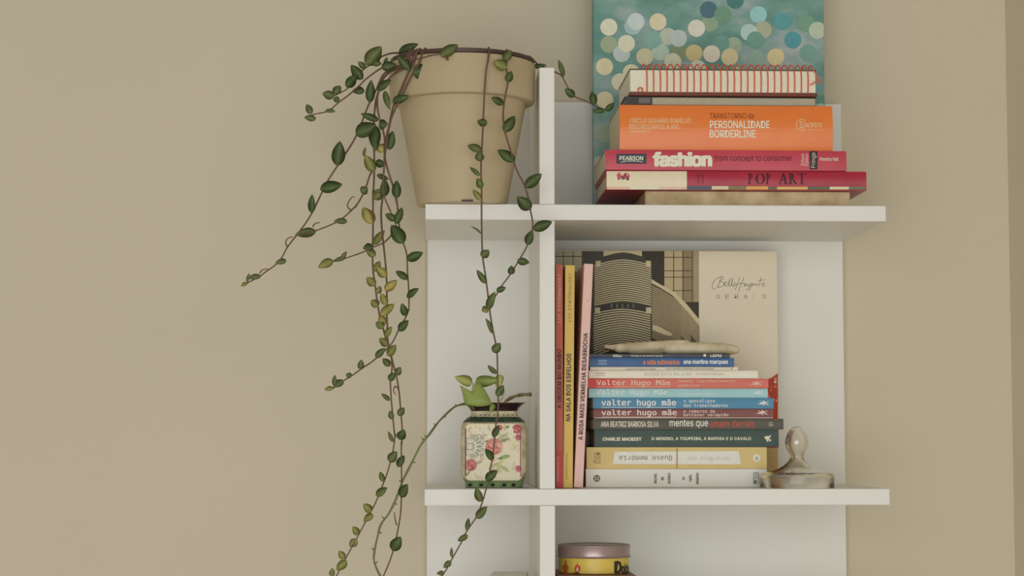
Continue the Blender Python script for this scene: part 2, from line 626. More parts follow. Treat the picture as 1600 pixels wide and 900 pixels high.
# hanging bundle
vine(pot, [('A', [(840, 165), (800, 185), (770, 200), (735, 235), (715, 290), (700, 340), (690, 420), (688, 520), (690, 620), (690, 700), (686, 800)]),
           ('C', [(1003, 0), (1003, 220), (1000, 500), (1015, 640), (1045, 850)]), ('D', [(400, 120), (420, 200), (445, 270), (457, 330), (460, 400), (450, 470), (455, 580), (470, 750), (480, 830)]),
           ('E', [(480, 0), (465, 110), (430, 240), (400, 320), (360, 420), (320, 500), (250, 630), (190, 740), (110, 890), (90, 930)])], RIMY, 2.425,
     [('A', 690, 468, 697, 598, 60, 'd'), ('A', 690, 702, 643, 618, 52, 'l'), ('A', 636, 625, 647, 578, 16, 'm'), ('A', 694, 655, 748, 665, 42, 'd'), ('A', 692, 842, 728, 788, 54, 'l'),
      ('C', 1000, 225, 932, 108, 88, 'y'), ('C', 1010, 52, 1062, 0, 54, 'l'), ('C', 1002, 378, 932, 400, 56, 'd'), ('C', 1020, 452, 958, 408, 56, 'l'), ('C', 1008, 370, 1086, 268, 56, 'l'),
      ('C', 1012, 560, 1052, 485, 48, 'l'), ('C', 1020, 655, 958, 600, 62, 'l'), ('C', 1032, 715, 1056, 660, 42, 'l'), ('C', 1042, 805, 988, 762, 62, 'l'),
      ('H', 180, 820, 122, 780, 58, 'l'), ('H', 186, 800, 148, 728, 56, 'y'), ('D', 440, 245, 378, 198, 52, 'l'), ('D', 447, 378, 400, 328, 46, 'm'), ('D', 440, 468, 480, 420, 44, 'm'),
      ('D', 446, 597, 391, 553, 30, 'm'), ('D', 464, 718, 446, 660, 36, 'm'), ('D', 467, 862, 436, 792, 26, 'm'), ('E', 442, 172, 492, 104, 60, 'm'), ('E', 404, 298, 384, 232, 34, 'm'),
      ('E', 358, 388, 430, 335, 60, 'm'), ('E', 330, 492, 278, 438, 52, 'l'), ('E', 340, 506, 278, 552, 50, 'l'), ('E', 246, 636, 208, 584, 46, 'l'), ('E', 238, 668, 188, 712, 52, 'l'),
      ('E', 156, 792, 120, 738, 44, 'l'), ('E', 172, 802, 104, 862, 54, 'l'), ('E', 75, 905, 80, 848, 36, 'l')], start=640)
vine(pot, [('A', [(870, 165), (830, 185), (790, 210), (750, 250), (712, 300), (705, 360), (715, 430), (740, 520), (742, 600), (738, 700), (728, 800)]),
           ('C', [(1075, 0), (1060, 130), (1065, 260), (1080, 400), (1095, 560), (1100, 700), (1100, 870)]), ('D', [(430, 110), (432, 200), (450, 290), (470, 370), (490, 450), (505, 540), (515, 650), (525, 780), (522, 880)]),
           ('E', [(520, 40), (520, 150), (522, 300), (520, 400), (515, 500), (495, 620), (470, 730), (440, 820), (410, 890), (395, 930)])], RIMY - 0.01, 2.41,
     [('A', 712, 470, 758, 462, 56, 'd'), ('A', 742, 600, 706, 566, 50, 'y'), ('A', 702, 718, 764, 740, 26, 'd'), ('A', 738, 828, 742, 738, 52, 'd'), ('C', 1098, 595, 1028, 528, 66, 'y'),
      ('C', 1086, 692, 1172, 620, 62, 'y'), ('C', 1098, 795, 1058, 712, 52, 'y'), ('C', 1058, 868, 1152, 788, 62, 'y'), ('H', 190, 885, 236, 812, 52, 'l'), ('D', 432, 312, 487, 240, 52, 'l'),
      ('D', 488, 434, 516, 382, 46, 'm'), ('D', 498, 692, 539, 642, 46, 'm'), ('D', 505, 845, 540, 782, 58, 'd'), ('E', 498, 204, 538, 128, 52, 'd'), ('E', 515, 396, 560, 312, 66, 'd'), ('E', 462, 738, 516, 648, 72, 'd')],
     tendrils=[('D', [(503, 525), (480, 505), (470, 535), (485, 560)]), ('E', [(490, 575), (478, 530), (476, 492)])], start=646)
vine(pot, [('A', [(885, 160), (865, 195), (820, 300), (785, 380), (765, 470), (745, 560), (745, 640), (770, 730), (790, 790), (803, 860)]),
           ('C', [(1165, 30), (1175, 100), (1180, 170), (1190, 260), (1215, 355), (1240, 440), (1245, 560), (1255, 700), (1255, 820)]),
           ('D', [(565, 20), (545, 70), (500, 150), (460, 230), (400, 290), (330, 350), (270, 390), (200, 440), (150, 470), (82, 520)])], RIMY - 0.02, 2.40,
     [('A', 764, 592, 784, 496, 50, 'd'), ('A', 803, 836, 803, 744, 46, 'd'), ('C', 1218, 362, 1132, 232, 96, 'd'), ('C', 1240, 476, 1354, 425, 66, 'd'), ('C', 1245, 616, 1162, 556, 50, 'd', .35),
      ('C', 1240, 742, 1326, 678, 60, 'd'), ('C', 1232, 872, 1204, 782, 52, 'd'), ('D', 503, 152, 566, 84, 56, 'd'), ('D', 355, 322, 416, 262, 44, 'm'), ('D', 258, 398, 264, 334, 40, 'm'),
      ('D', 204, 440, 164, 430, 34, 'm'), ('D', 150, 468, 84, 512, 46, 'm'), ('D', 92, 505, 96, 432, 32, 'm'), ('D', 85, 518, 28, 526, 34, 'l'), ('A', 742, 295, 770, 392, 34, 'm'), ('A', 782, 350, 866, 322, 42, 'd')], start=650)
vine(pot, [('A', [(915, 158), (885, 205), (835, 305), (795, 390), (772, 450), (752, 560), (742, 650), (735, 760), (742, 830), (772, 900)]), ('C', [(1110, 100), (1150, 195), (1168, 240)])], RIMY - 0.025, 2.42,
     [('C', 1168, 198, 1088, 155, 50, 'd'), ('C', 1162, 225, 1208, 108, 54, 'd'), ('B', 145, 208, 232, 188, 78, 'd', .05), ('A', 872, 190, 806, 122, 46, 'd')], start=660)
vine(pot, [('A', [(688, 690), (668, 720), (648, 780), (620, 840), (592, 882)]), ('C', [(890, 90), (850, 130), (795, 180), (730, 220), (605, 270), (490, 298)])], 2.455, 2.41,
     [('A', 622, 805, 658, 782, 44, 'm'), ('C', 822, 208, 728, 205, 44, 'm'), ('C', 605, 278, 470, 285, 50, 'm')], r0=0.0011, tendrils=[('C', [(848, 130), (822, 95), (850, 40), (872, 36)])])
vine(pot, [('C', [(1150, 270), (1130, 305), (1080, 355), (1000, 390), (940, 420), (810, 465), (720, 485), (650, 520)])], 2.435, 2.40,
     [('C', 722, 480, 616, 532, 62, 'l'), ('C', 780, 472, 818, 416, 30, 'm'), ('C', 812, 460, 718, 490, 32, 'm')], r0=0.001)
# runners over the front of the pot
FR = POT_Y - rr
vine(pot, [('B', [(522, 145), (512, 200), (503, 330), (498, 450), (492, 570), (487, 680), (490, 800)]), ('Fq', [(205, 0), (207, 150), (212, 280), (230, 400), (245, 520), (258, 630), (275, 730), (290, 800)]),
           ('G', [(355, 20), (358, 150), (362, 300), (358, 400), (345, 480), (330, 650), (310, 750), (295, 850)]), ('E', [(1060, 350), (1040, 420), (1000, 520), (940, 610), (900, 690), (850, 780), (800, 870), (765, 920)])],
     lambda t: FR - 0.004 + 0.01 * t, None,
     [('B', 518, 460, 468, 448, 40, 'd'), ('B', 490, 595, 418, 570, 40, 'm'), ('B', 478, 650, 482, 598, 44, 'm'), ('B', 482, 722, 430, 678, 22, 'm'), ('B', 490, 785, 470, 733, 36, 'm'), ('B', 488, 845, 446, 792, 30, 'l'),
      ('Fq', 204, 140, 138, 92, 16, 'm', .4), ('Fq', 203, 278, 252, 238, 54, 'm'), ('Fq', 232, 442, 176, 358, 38, 'm'), ('Fq', 246, 598, 206, 610, 56, 'l'), ('Fq', 272, 748, 230, 655, 36, 'm'), ('Fq', 276, 864, 320, 806, 54, 'm'),
      ('G', 352, 138, 294, 84, 32, 'm', .3), ('G', 352, 282, 396, 212, 50, 'm'), ('G', 330, 545, 368, 466, 46, 'd'), ('G', 326, 694, 278, 618, 52, 'd'), ('G', 282, 822, 356, 755, 56, 'd'),
      ('E', 1028, 426, 998, 334, 52, 'm'), ('E', 998, 532, 1068, 456, 56, 'm'), ('E', 938, 612, 950, 528, 30, 'm', .4), ('E', 945, 640, 878, 676, 36, 'm'), ('E', 842, 782, 842, 716, 20, 'm', .4), ('E', 838, 805, 788, 846, 38, 'm'), ('E', 795, 880, 745, 884, 30, 'm')],
     r0=0.0013, r1=0.0008, start=766)
vine(pot, [('B', [(614, 160), (614, 185), (622, 250), (605, 340), (598, 430), (610, 510), (640, 610), (665, 690), (705, 770), (728, 850)]),
           ('Fq', [(505, 0), (518, 70), (510, 140), (480, 220), (440, 290), (385, 380), (330, 455), (290, 520), (255, 592)])],
     FR + 0.001, FR + 0.001,
     [('B', 606, 146, 637, 90, 46, 'm'), ('B', 618, 180, 548, 150, 56, 'l'), ('B', 618, 252, 640, 196, 40, 'd'), ('B', 600, 364, 538, 328, 40, 'd'), ('B', 603, 502, 657, 422, 52, 'd', .05), ('B', 656, 650, 570, 592, 56, 'd', .05),
      ('B', 708, 780, 792, 712, 54, 'd'), ('B', 738, 890, 668, 826, 62, 'd'), ('Fq', 520, 112, 637, 64, 62, 'd', .05), ('Fq', 486, 208, 514, 118, 56, 'd'), ('Fq', 422, 302, 498, 314, 46, 'd'), ('Fq', 384, 388, 388, 332, 44, 'd', .3),
      ('Fq', 296, 488, 354, 466, 36, 'd'), ('Fq', 242, 602, 288, 492, 52, 'm')], r0=0.0013, r1=0.0008, start=797)
vine(pot, [('B', [(322, 140), (290, 112), (240, 116), (190, 130), (150, 139)])], FR + 0.004, FR + 0.02, [('B', 284, 122, 372, 64, 54, 'm')], r0=0.0013)
# runner over the divider towards the books
vine(pot, [('R', [(120, 125), (230, 148), (320, 195), (410, 240), (450, 290), (510, 410), (600, 540), (720, 590), (850, 650), (900, 680), (1030, 750)])],
     2.515, 2.475, [('R', 5, 140, 218, 108, 72, 'd'), ('R', 460, 270, 382, 26, 70, 'm'), ('R', 612, 548, 470, 440, 112, 'd'), ('R', 890, 660, 852, 476, 108, 'd'), ('R', 1034, 742, 858, 756, 82, 'd'), ('R', 1042, 750, 1172, 634, 84, 'd')], r0=0.001, r1=0.0008, start=834)

# ------------------------------------------------------------------ painting on canvas
PNT_Y = 2.662
pz0 = Z_UP1 + 0.0005
px0, px1 = P(927.5, 200, PNT_Y).x, P(1288, 100, PNT_Y).x
M_CANVAS = mat('canvas_cloth', (168, 160, 140), 0.8, 0.05, 60)
m = bpy.data.materials.new('teal_paint')
m.use_nodes = True
nt = m.node_tree
b = nt.nodes['Principled BSDF']
b.inputs['Roughness'].default_value = 0.7
tc = nt.nodes.new('ShaderNodeTexCoord')
mp = nt.nodes.new('ShaderNodeMapping')
mp.inputs['Scale'].default_value = (9, 9, 16)
mp.inputs['Rotation'].default_value = (0, 0.5, 0)
ns = nt.nodes.new('ShaderNodeTexNoise')
ns.inputs['Scale'].default_value = 1.0
ns.inputs['Detail'].default_value = 8
ns.inputs['Roughness'].default_value = 0.6
cr = nt.nodes.new('ShaderNodeValToRGB')
E = cr.color_ramp.elements
E[0].position, E[0].color = 0.30, (*albedo((76, 116, 116)), 1)
E[1].position, E[1].color = 0.72, (*albedo((168, 176, 168)), 1)
for pos, c in ((0.42, (90, 130, 120)), (0.50, (106, 142, 134)), (0.58, (134, 154, 152))):
    e = E.new(pos)
    e.color = (*albedo(c), 1)
nt.links.new(tc.outputs['Object'], mp.inputs['Vector'])
nt.links.new(mp.outputs['Vector'], ns.inputs['Vector'])
nt.links.new(ns.outputs['Fac'], cr.inputs['Fac'])
nt.links.new(cr.outputs['Color'], b.inputs['Base Color'])
M_TEAL = m
pt = Thing('canvas_painting', 'teal abstract canvas painting with pale round dots leaning behind stacked books', 'painting', ((px0 + px1) / 2, PNT_Y + 0.01, pz0))
PH = 0.40
pt.part('canvas', box(px0, px1, PNT_Y, PNT_Y + 0.022, pz0, pz0 + PH, 0.0012, 2), M_TEAL)
pr = Print(Face(PNT_Y, lift=0.0003))
dots = [(205, 278, (134, 148, 120)), (285, 335, (160, 172, 168)), (355, 165, (140, 166, 166)), (375, 135, (170, 184, 180)), (205, 170, (197, 190, 165)), (512, 137, (192, 182, 150)),
        (835, 145, (124, 144, 118)), (753, 177, (202, 192, 172)), (828, 62, (74, 106, 116)), (918, 92, (104, 142, 118)), (995, 2, (72, 116, 114)), (1140, 92, (126, 174, 172)), (1170, 186, (146, 152, 128)),
        (1080, 203, (152, 178, 172)), (1290, 135, (84, 144, 148)), (1440, 145, (108, 146, 122)), (1508, 190, (154, 168, 146)), (1355, 250, (80, 142, 150)), (640, 330, (124, 136, 104)), (575, 228, (160, 168, 150)),
        (640, 240, (160, 172, 166)), (315, 272, (194, 188, 164)), (430, 355, (176, 172, 140)), (985, 285, (134, 152, 130)), (905, 275, (102, 144, 130)), (528, 325, (150, 172, 156)), (605, 386, (176, 178, 152)),
        (738, 332, (174, 160, 114)), (848, 337, (188, 182, 164)), (960, 357, (184, 174, 132)), (1248, 357, (188, 176, 132)), (1125, 370, (124, 150, 136)), (178, 417, (188, 180, 146)), (345, 455, (190, 184, 156)),
        (275, 512, (188, 182, 158)), (760, 430, (176, 180, 160)), (180, 625, (184, 176, 144)), (180, 840, (126, 140, 116)), (350, 700, (170, 170, 140)), (230, 960, (110, 146, 140)), (150, 1030, (150, 160, 140)),
        (1120, 250, (104, 146, 130)), (480, 250, (112, 150, 138)), (1450, 330, (110, 150, 140)), (1500, 520, (96, 140, 140)), (300, 1150, (170, 170, 150)), (1010, 470, (160, 166, 140)), (1530, 700, (140, 160, 150))]
xm0, xm1 = 928.5, 1287
for cx, cy, c in dots:
    x, y = 900 + cx / 4, cy / 4
    pts = [(min(max(x + 13.4 * math.cos(2 * math.pi * j / 24), xm0), xm1), y - 13.4 * math.sin(2 * math.pi * j / 24)) for j in range(24)]
    if min(c) > 110:
        c = tuple(min(235, q + 12) for q in c)
    pr.add(pr.f.poly(pts, pr.ex()), c)
pt.part('painted_dots', (pr.v, pr.q), attr_mat('dot_paint', 0.7), colors=pr.c, label='pale cream, blue and green round dots')

# ------------------------------------------------------------------ books
M_PAGES = mat('book_pages', (196, 186, 160), 0.85, 0.10, 300, 0.2, 900)
COVER_N = [0]


def lying_book(name, label, x0, x1, y0, y1, Y, depth, rgb, zref=None, group=None, bulge=0.0, soft=True, rough=0.45, rgb2=None, pages=None, cat='book', head=0.003):
    """closed book lying flat, spine to the room: wrap-round cover, page block, lettering face"""
    xm = (x0 + x1) / 2
    zt, zb = (P(xm, y0, Y).z, P(xm, y1, Y).z) if zref is None else zref
    X0, X1 = P(x0, (y0 + y1) / 2, Y).x, P(x1, (y0 + y1) / 2, Y).x
    t = Thing(name, label, cat, ((X0 + X1) / 2, Y + depth / 2, zb), group)
    th = 0.0009 if soft else 0.0022
    COVER_N[0] += 1
    mc = mat('cover_%d' % COVER_N[0], rgb, rough, 0.05, 30, 0.04, 400, rgb2=rgb2)
    # C-shaped section in y,z swept along x: outer spine with a slight bulge
    n = 10
    outer = [(Y + depth, zb + 0.0001)]
    for i in range(n + 1):
        a = i / n
        outer.append((Y - bulge * (1 - (2 * a - 1) ** 2), zb + 0.0001 + (zt - zb - 0.0002) * a))
    outer.append((Y + depth, zt - 0.0001))
    inner = [(Y + depth, zt - th), (Y + th, zt - th), (Y + th, zb + th), (Y + depth, zb + th)]
    sec = outer + inner
    m_ = len(sec)
    V = [Vector((X0, y, z)) for y, z in sec] + [Vector((X1, y, z)) for y, z in sec]
    Fs = [(i, (i + 1) % m_, (i + 1) % m_ + m_, i + m_) for i in range(m_)]
    # end caps as quads along the shell
    no = len(outer)
    def cap(off, flip):
        q = []
        q.append((0, m_ - 1, m_ - 2, 1))
        q.append((no - 1, no - 2, m_ - 3, m_ - 4))
        for i in range(1, no - 2):
            q.append((i, m_ - 2 if i < no // 2 else m_ - 3, i + 1))
        q.append((no // 2, m_ - 2, m_ - 3))
        q = [tuple(j + off for j in f) for f in q]
        return [tuple(reversed(f)) for f in q] if flip else q
    Fs += cap(0, True) + cap(m_, False)
    cv = t.part('cover', (V, Fs), mc)
    hd = head if not soft else 0.0006
    t.part('pages', box(X0 + hd, X1 - hd, Y + th + 0.0002, Y + depth - (0.003 if not soft else 0.0006), zb + th, zt - th), pages or M_PAGES)
    return t, cv, Face(Y, zb, zt, bulge)


def put(t, cv, vf, rgb, name='lettering', rough=0.5):
    return t.part(name, vf, ink(rgb, rough), parent=cv)


# --- upper stack
UY = 2.49
CREAM = (205, 196, 172)
G_UP = 'books stacked flat on the top shelf'


def zs_up(y):
    return P(1140, y, UY).z


stone_top = 297.5
m = mat('travertine', (186, 172, 138), 0.75, 0.2, 45, 0.6, 180, rgb2=(158, 142, 106))
sx0, sx1 = P(1008, 308, UY + 0.012).x, P(1328, 308, UY + 0.012).x
bz = Z_UP1 + 0.0003
zst = zs_up(297.0)
v, f = box(sx0, sx1, UY + 0.012, UY + 0.15, bz, zst, 0.0008)
single('stone_block', (v, f), m, 'pitted cream travertine slab lying under the stacked books', 'stone slab', ((sx0 + sx1) / 2, UY + 0.08, bz))

t, cv, fc = lying_book('hardback_book', 'crimson and cream hardback lettered POP ART, on the stone slab', 947, 1353.5, 267, 296.5, UY, 0.165, (152, 38, 54), (zs_up(267), zst + 0.0002), G_UP, 0.0015, False, 0.3, rgb2=(142, 32, 50))
put(t, cv, fc.rect(947.6, 267.6, 1073, 292), (203, 190, 162), 'cream_panel', 0.35)
jk = [(948, 292, 984, (200, 160, 140)), (984, 292, 1030, (206, 196, 172)), (1030, 292, 1073, (198, 170, 150)), (1073, 291, 1112, (66, 78, 92)), (1112, 291, 1138, (190, 180, 150)), (1138, 291.5, 1166, (110, 110, 66)),
      (1166, 291.5, 1200, (196, 150, 70)), (1200, 292, 1214, (80, 90, 60)), (1214, 292, 1262, (190, 160, 90)), (1262, 292, 1296, (78, 92, 70)), (1296, 292, 1326, (196, 186, 150)), (1326, 292, 1352, (96, 104, 80))]
pr = Print(fc)
for a, yy, c_, rgb in jk:
    pr.add(fc.rect(a, yy, c_, 296.2, 0.0001), rgb)
t.part('jacket_edge', (pr.v, pr.q), attr_mat('jacket_print', 0.4), parent=cv, colors=pr.c)
# POP ART in serif capitals


def serif_caps(s, bx, fc, extra=0.0002):
    G = {'P': ([(.16, 0, .33, 1)], [(.05, 0, .45, .06), (.05, .94, .4, 1)], [(.3, .74, .36, .27, .10, -90, 90)]),
         'O': ([], [], [(.5, .5, .48, .5, .11, 0, 360)]),
         'A': ([], [(.0, 0, .28, .06), (.6, 0, 1.0, .06), (.3, .33, .7, .38)], []),
         'R': ([(.16, 0, .33, 1)], [(.05, 0, .45, .06), (.05, .94, .4, 1), (.78, 0, 1.0, .06)], [(.3, .75, .33, .26, .10, -90, 90)]),
         'T': ([(.42, 0, .58, 1)], [(.3, 0, .7, .06), (.04, .94, .96, 1), (.04, .8, .08, 1), (.92, .8, .96, 1)], [])}
    W = {'P': .62, 'O': .84, 'A': .8, 'R': .76, 'T': .74, ' ': .42}
    tot = sum(W[c] + .04 for c in s)
    x0, y0, x1, y1 = bx
    cx = 0
    out = []

    def strip(p0, p1, p2, p3):
        """quad from bottom edge p0-p1 to top edge p3-p2 cut into short steps that follow the spine"""
        for i in range(6):
            a, b_ = i / 6, (i + 1) / 6
            L = lambda u, w, t_: (u[0] + (w[0] - u[0]) * t_, u[1] + (w[1] - u[1]) * t_)
            out.append(fc.poly([L(p0, p3, a), L(p1, p2, a), L(p1, p2, b_), L(p0, p3, b_)], extra + 0.000002 * len(out)))
    for c in s:
        w = W[c]

        def M(u, v_):
            return (x0 + (cx + u * w) / tot * (x1 - x0), y1 - v_ * (y1 - y0))
        if c in G:
            st, sf, arcs = G[c]
            for a, b_, c2, d in st + sf:
                strip(M(a, b_), M(c2, b_), M(c2, d), M(a, d))
            for ax, ay, ra, rb_, th, a0, a1 in arcs:
                nn = 20
                for i in range(nn):
                    p = math.radians(a0 + (a1 - a0) * i / nn)
                    q = math.radians(a0 + (a1 - a0) * (i + 1) / nn)
                    def T(g):
                        return th * (0.5 + abs(math.cos(g)))
                    out.append(fc.poly([M(ax + ra * math.cos(p), ay + rb_ * math.sin(p)), M(ax + ra * math.cos(q), ay + rb_ * math.sin(q)),
                                        M(ax + (ra - T(q) * 1.3) * math.cos(q), ay + (rb_ - T(q) * .7) * math.sin(q)), M(ax + (ra - T(p) * 1.3) * math.cos(p), ay + (rb_ - T(p) * .7) * math.sin(p))], extra + 0.000002 * len(out)))
            if c == 'A':
                strip(M(.08, 0), M(.18, 0), M(.56, 1), M(.46, 1))
                strip(M(.71, 0), M(.92, 0), M(.58, 1), M(.44, 1))
            if c == 'R':
                strip(M(.76, 0), M(.97, 0), M(.58, .5), M(.4, .5))
        cx += w + .04
    return join(*out)


put(t, cv, serif_caps('POP ART', (1168, 271, 1260, 288), fc), (50, 16, 24))
put(t, cv, join(fc.rect(1090, 271, 1091.5, 288), fc.rect(1097, 271, 1098.5, 288), fc.rect(1087, 274, 1102, 275)), (122, 26, 46))
pr = Print(fc)
for i, (a, b_, r, c) in enumerate([(968, 274.5, 4.6, (176, 76, 88)), (979, 275, 4.8, (166, 60, 76)), (973.5, 278, 3.4, (96, 74, 68)), (966.5, 279.5, 2.2, (160, 64, 76)), (980.5, 280, 2.4, (84, 64, 60)), (970.5, 272.5, 1.6, (206, 186, 164)), (980.5, 273, 1.5, (204, 176, 156)), (975.5, 273, 1.4, (60, 48, 46))]):
    pr.add(fc.disc(a, b_, r, 9, 0.0002 + pr.ex()), c)
t.part('emblem', (pr.v, pr.q), attr_mat('jacket_print', 0.4), parent=cv, colors=pr.c)

t, cv, fc = lying_book('paperback_book', 'raspberry red paperback with large white word fashion on its spine', 946, 1322.5, 235.5, 265, UY - 0.002, 0.17, (170, 56, 70), (zs_up(235.5), zs_up(266.6)), G_UP, 0.0006, True, 0.3, rgb2=(162, 48, 62))
put(t, cv, fc.rect(963, 240.5, 1010, 256), (48, 54, 66), 'publisher_box')
put(t, cv, join(fc.text('PEARSON', (968, 244, 1004.5, 250.5), bold=0.02, extra=.0001), fc.stroke([(970, 253.5), (980, 252), (988, 251.8), (996, 252), (1004, 253.3)], 0.8, .0001)), (206, 198, 180))
put(t, cv, fc.text('fashion', (1021.5, 238.5, 1110.5, 259.5), bold=0.055, space=0.93, extra=.0001), (214, 198, 176))
put(t, cv, fc.text('from concept to consumer', (1116, 242, 1238, 254), extra=.0001), (70, 24, 34))
put(t, cv, join(fc.text('School', (1251, 240, 1256.5, 259), rot=90), fc.text('Edition', (1257.5, 240, 1262.5, 259), rot=90)), (214, 190, 172))
put(t, cv, fc.rect(1265, 236.2, 1277, 264.6), (40, 30, 30), 'author_box')
put(t, cv, fc.text('Frings', (1267, 238.5, 1275.5, 262), rot=90, extra=.0001), (206, 190, 172))
put(t, cv, fc.text('Prentice Hall', (1281, 246, 1309.5, 251.5), bold=0.015, extra=.0001), (214, 190, 172))

t, cv, fc = lying_book('paperback_book', 'thick glossy orange paperback in the top stack', 968, 1300.5, 164, 232.5, UY + 0.004, 0.15, (204, 112, 52), (zs_up(164), zs_up(235.4)), G_UP, 0.0035, True, 0.22, rgb2=(198, 106, 48))
fc.l = 0.0004
put(t, cv, join(fc.text('VINÍCIUS GUIMARÃES DORNELLES', (983, 183.5, 1079, 193)), fc.text('DIEGO DOS SANTOS ALANO', (983, 195, 1059.5, 202.5)), fc.text('Organizadores', (983, 203.5, 1016, 208.5))), (226, 190, 150))
put(t, cv, fc.text('TRANSTORNO da', (1108.5, 177, 1177, 186)), (116, 54, 26))
put(t, cv, join(fc.text('PERSONALIDADE', (1108.5, 189.5, 1201.5, 201), bold=0.015), fc.text('BORDERLINE', (1108.5, 204, 1180, 215.5), bold=0.015)), (226, 206, 180))
star = []
for i in range(12):
    a = 2 * math.pi * i / 12
    r0, r1 = 7.5, 10.5 if i % 2 else 9.5
    if 0.25 < a < 0.6 or 5.7 < a < 6.1 or i == 0:
        continue
    star.append(fc.stroke([(1252 + r0 * math.cos(a + .2), 196 + r0 * math.sin(a + .2)), (1252 + r1 * math.cos(a), 196 + r1 * math.sin(a)), (1252 + r0 * math.cos(a - .2), 196 + r0 * math.sin(a - .2))], 0.9))
put(t, cv, join(fc.text('S', (1248.5, 190.5, 1254, 201)), fc.text('INOPSYS', (1255, 192.5, 1283, 200)), fc.text('editora', (1262, 202, 1283, 205), space=1.3), *star), (226, 190, 150))

# thin dark-covered notebook with its page edges to the room
BY = UY + 0.006
z1b, z0b = zs_up(150.3), zs_up(163.9)
bx0, bx1 = P(976, 156, BY).x, P(1275, 156, BY).x
t = Thing('thin_notebook', 'thin black-covered notebook, page edges out, beneath the spiral notebook', 'notebook', ((bx0 + bx1) / 2, BY + 0.07, z0b))
M_BLK = mat('black_cover', (44, 40, 38), 0.35, 0.1, 60)
t.part('pages', box(P(1019, 156, BY).x, bx1 - 0.001, BY + 0.001, BY + 0.14, z0b + 0.0008, z1b - 0.0012), mat('grey_pages', (158, 152, 132), 0.85, 0.12, 300, 0.2, 900))
t.part('cover', join(box(bx0, bx1, BY - 0.0005, BY + 0.142, z1b - 0.0011, z1b - 0.0003), box(bx0, bx1, BY, BY + 0.142, z0b + 0.0001, z0b + 0.0007)), M_BLK)
xq = P(1018.5, 156, BY).x
t.part('flap', box(bx0 + 0.001, xq, BY - 0.0008, BY + 0.14, z0b + 0.0008, z1b - 0.0012), M_BLK)
fcb = Face(BY - 0.0008)
t.part('grey_patch', fcb.rect(998, 153, 1016, 161.5), mat('patch_grey', (92, 86, 78), 0.3))  # glossy grey patch on the black flap

# spiral notebook
NY = UY + 0.004
zn1, zn0 = zs_up(107.5), zs_up(149.9)
nx0, nx1 = P(984.5, 128, NY).x, P(1277, 128, NY).x
t = Thing('spiral_notebook', 'thick spiral notebook with orange-red coil on top of the book stack', 'notebook', ((nx0 + nx1) / 2, NY + 0.07, zn0))
M_NP = mat('notebook_pages', (206, 198, 178), 0.85, 0.05, 200, 0.2, 700)
M_COIL = mat('orange_red_coil', (190, 84, 52), 0.35, 0.08, 100)
t.part('pages', box(nx0, nx1 - 0.002, NY, NY + 0.145, zn0 + 0.005, zn1 - 0.0012, 0.0008), M_NP)
t.part('front_cover', box(nx0 - 0.0006, nx1 - 0.001, NY - 0.0006, NY + 0.148, zn1 - 0.0011, zn1, 0.0003), mat('dark_board', (70, 58, 48), 0.5), label='dark top cover board')
t.part('back_cover', box(nx0 - 0.0006, nx1, NY - 0.001, NY + 0.148, zn0 + 0.0002, zn0 + 0.0048, 0.0008), mat('maroon_board', (96, 46, 34), 0.45), label='maroon bottom cover board')
loops = 25
xa, xb = P(1000, 120, NY).x, P(1262, 120, NY).x
czc, hh = (zn1 + zn0) / 2 + 0.002, (zn1 - zn0) / 2 + 0.0045
path = []
for i in range(5, loops * 20 + 16):
    a = 2 * math.pi * i / 20
    s = i / (loops * 20)
    u_ = i / 20 - i // 20
    g_ = min(1, max(0, (u_ - 0.5) / 0.45))
    s = (i // 20 + g_ * g_ * (3 - 2 * g_)) / loops
    path.append(Vector((xa + (xb - xa) * s, NY + 0.0035 - 0.0065 * math.cos(a), czc - hh * math.sin(a) * (1 if math.sin(a) < 0 else 0.86))))
te = path[-1]
path += smooth_path([te] + [P(x_, y_, NY - 0.005) for x_, y_ in ((1270, 108), (1278, 120), (1283, 127), (1281, 131), (1276, 126), (1279, 119), (1275, 127), (1266, 133))], 4)[1:]
ts = path[0]
path = smooth_path([P(998, 143, NY - 0.004), P(997, 139, NY - 0.004), P(1001, 137, NY - 0.004), P(1004, 141, NY - 0.004), ts], 4)[:-1] + path
t.part('coil', tube(path, 0.0008, 6), M_COIL, smooth=True, label='orange-red wire coil')

# --- lower stack
LY = 2.54


def zl_(y):
    return P(1070, y, LY).z


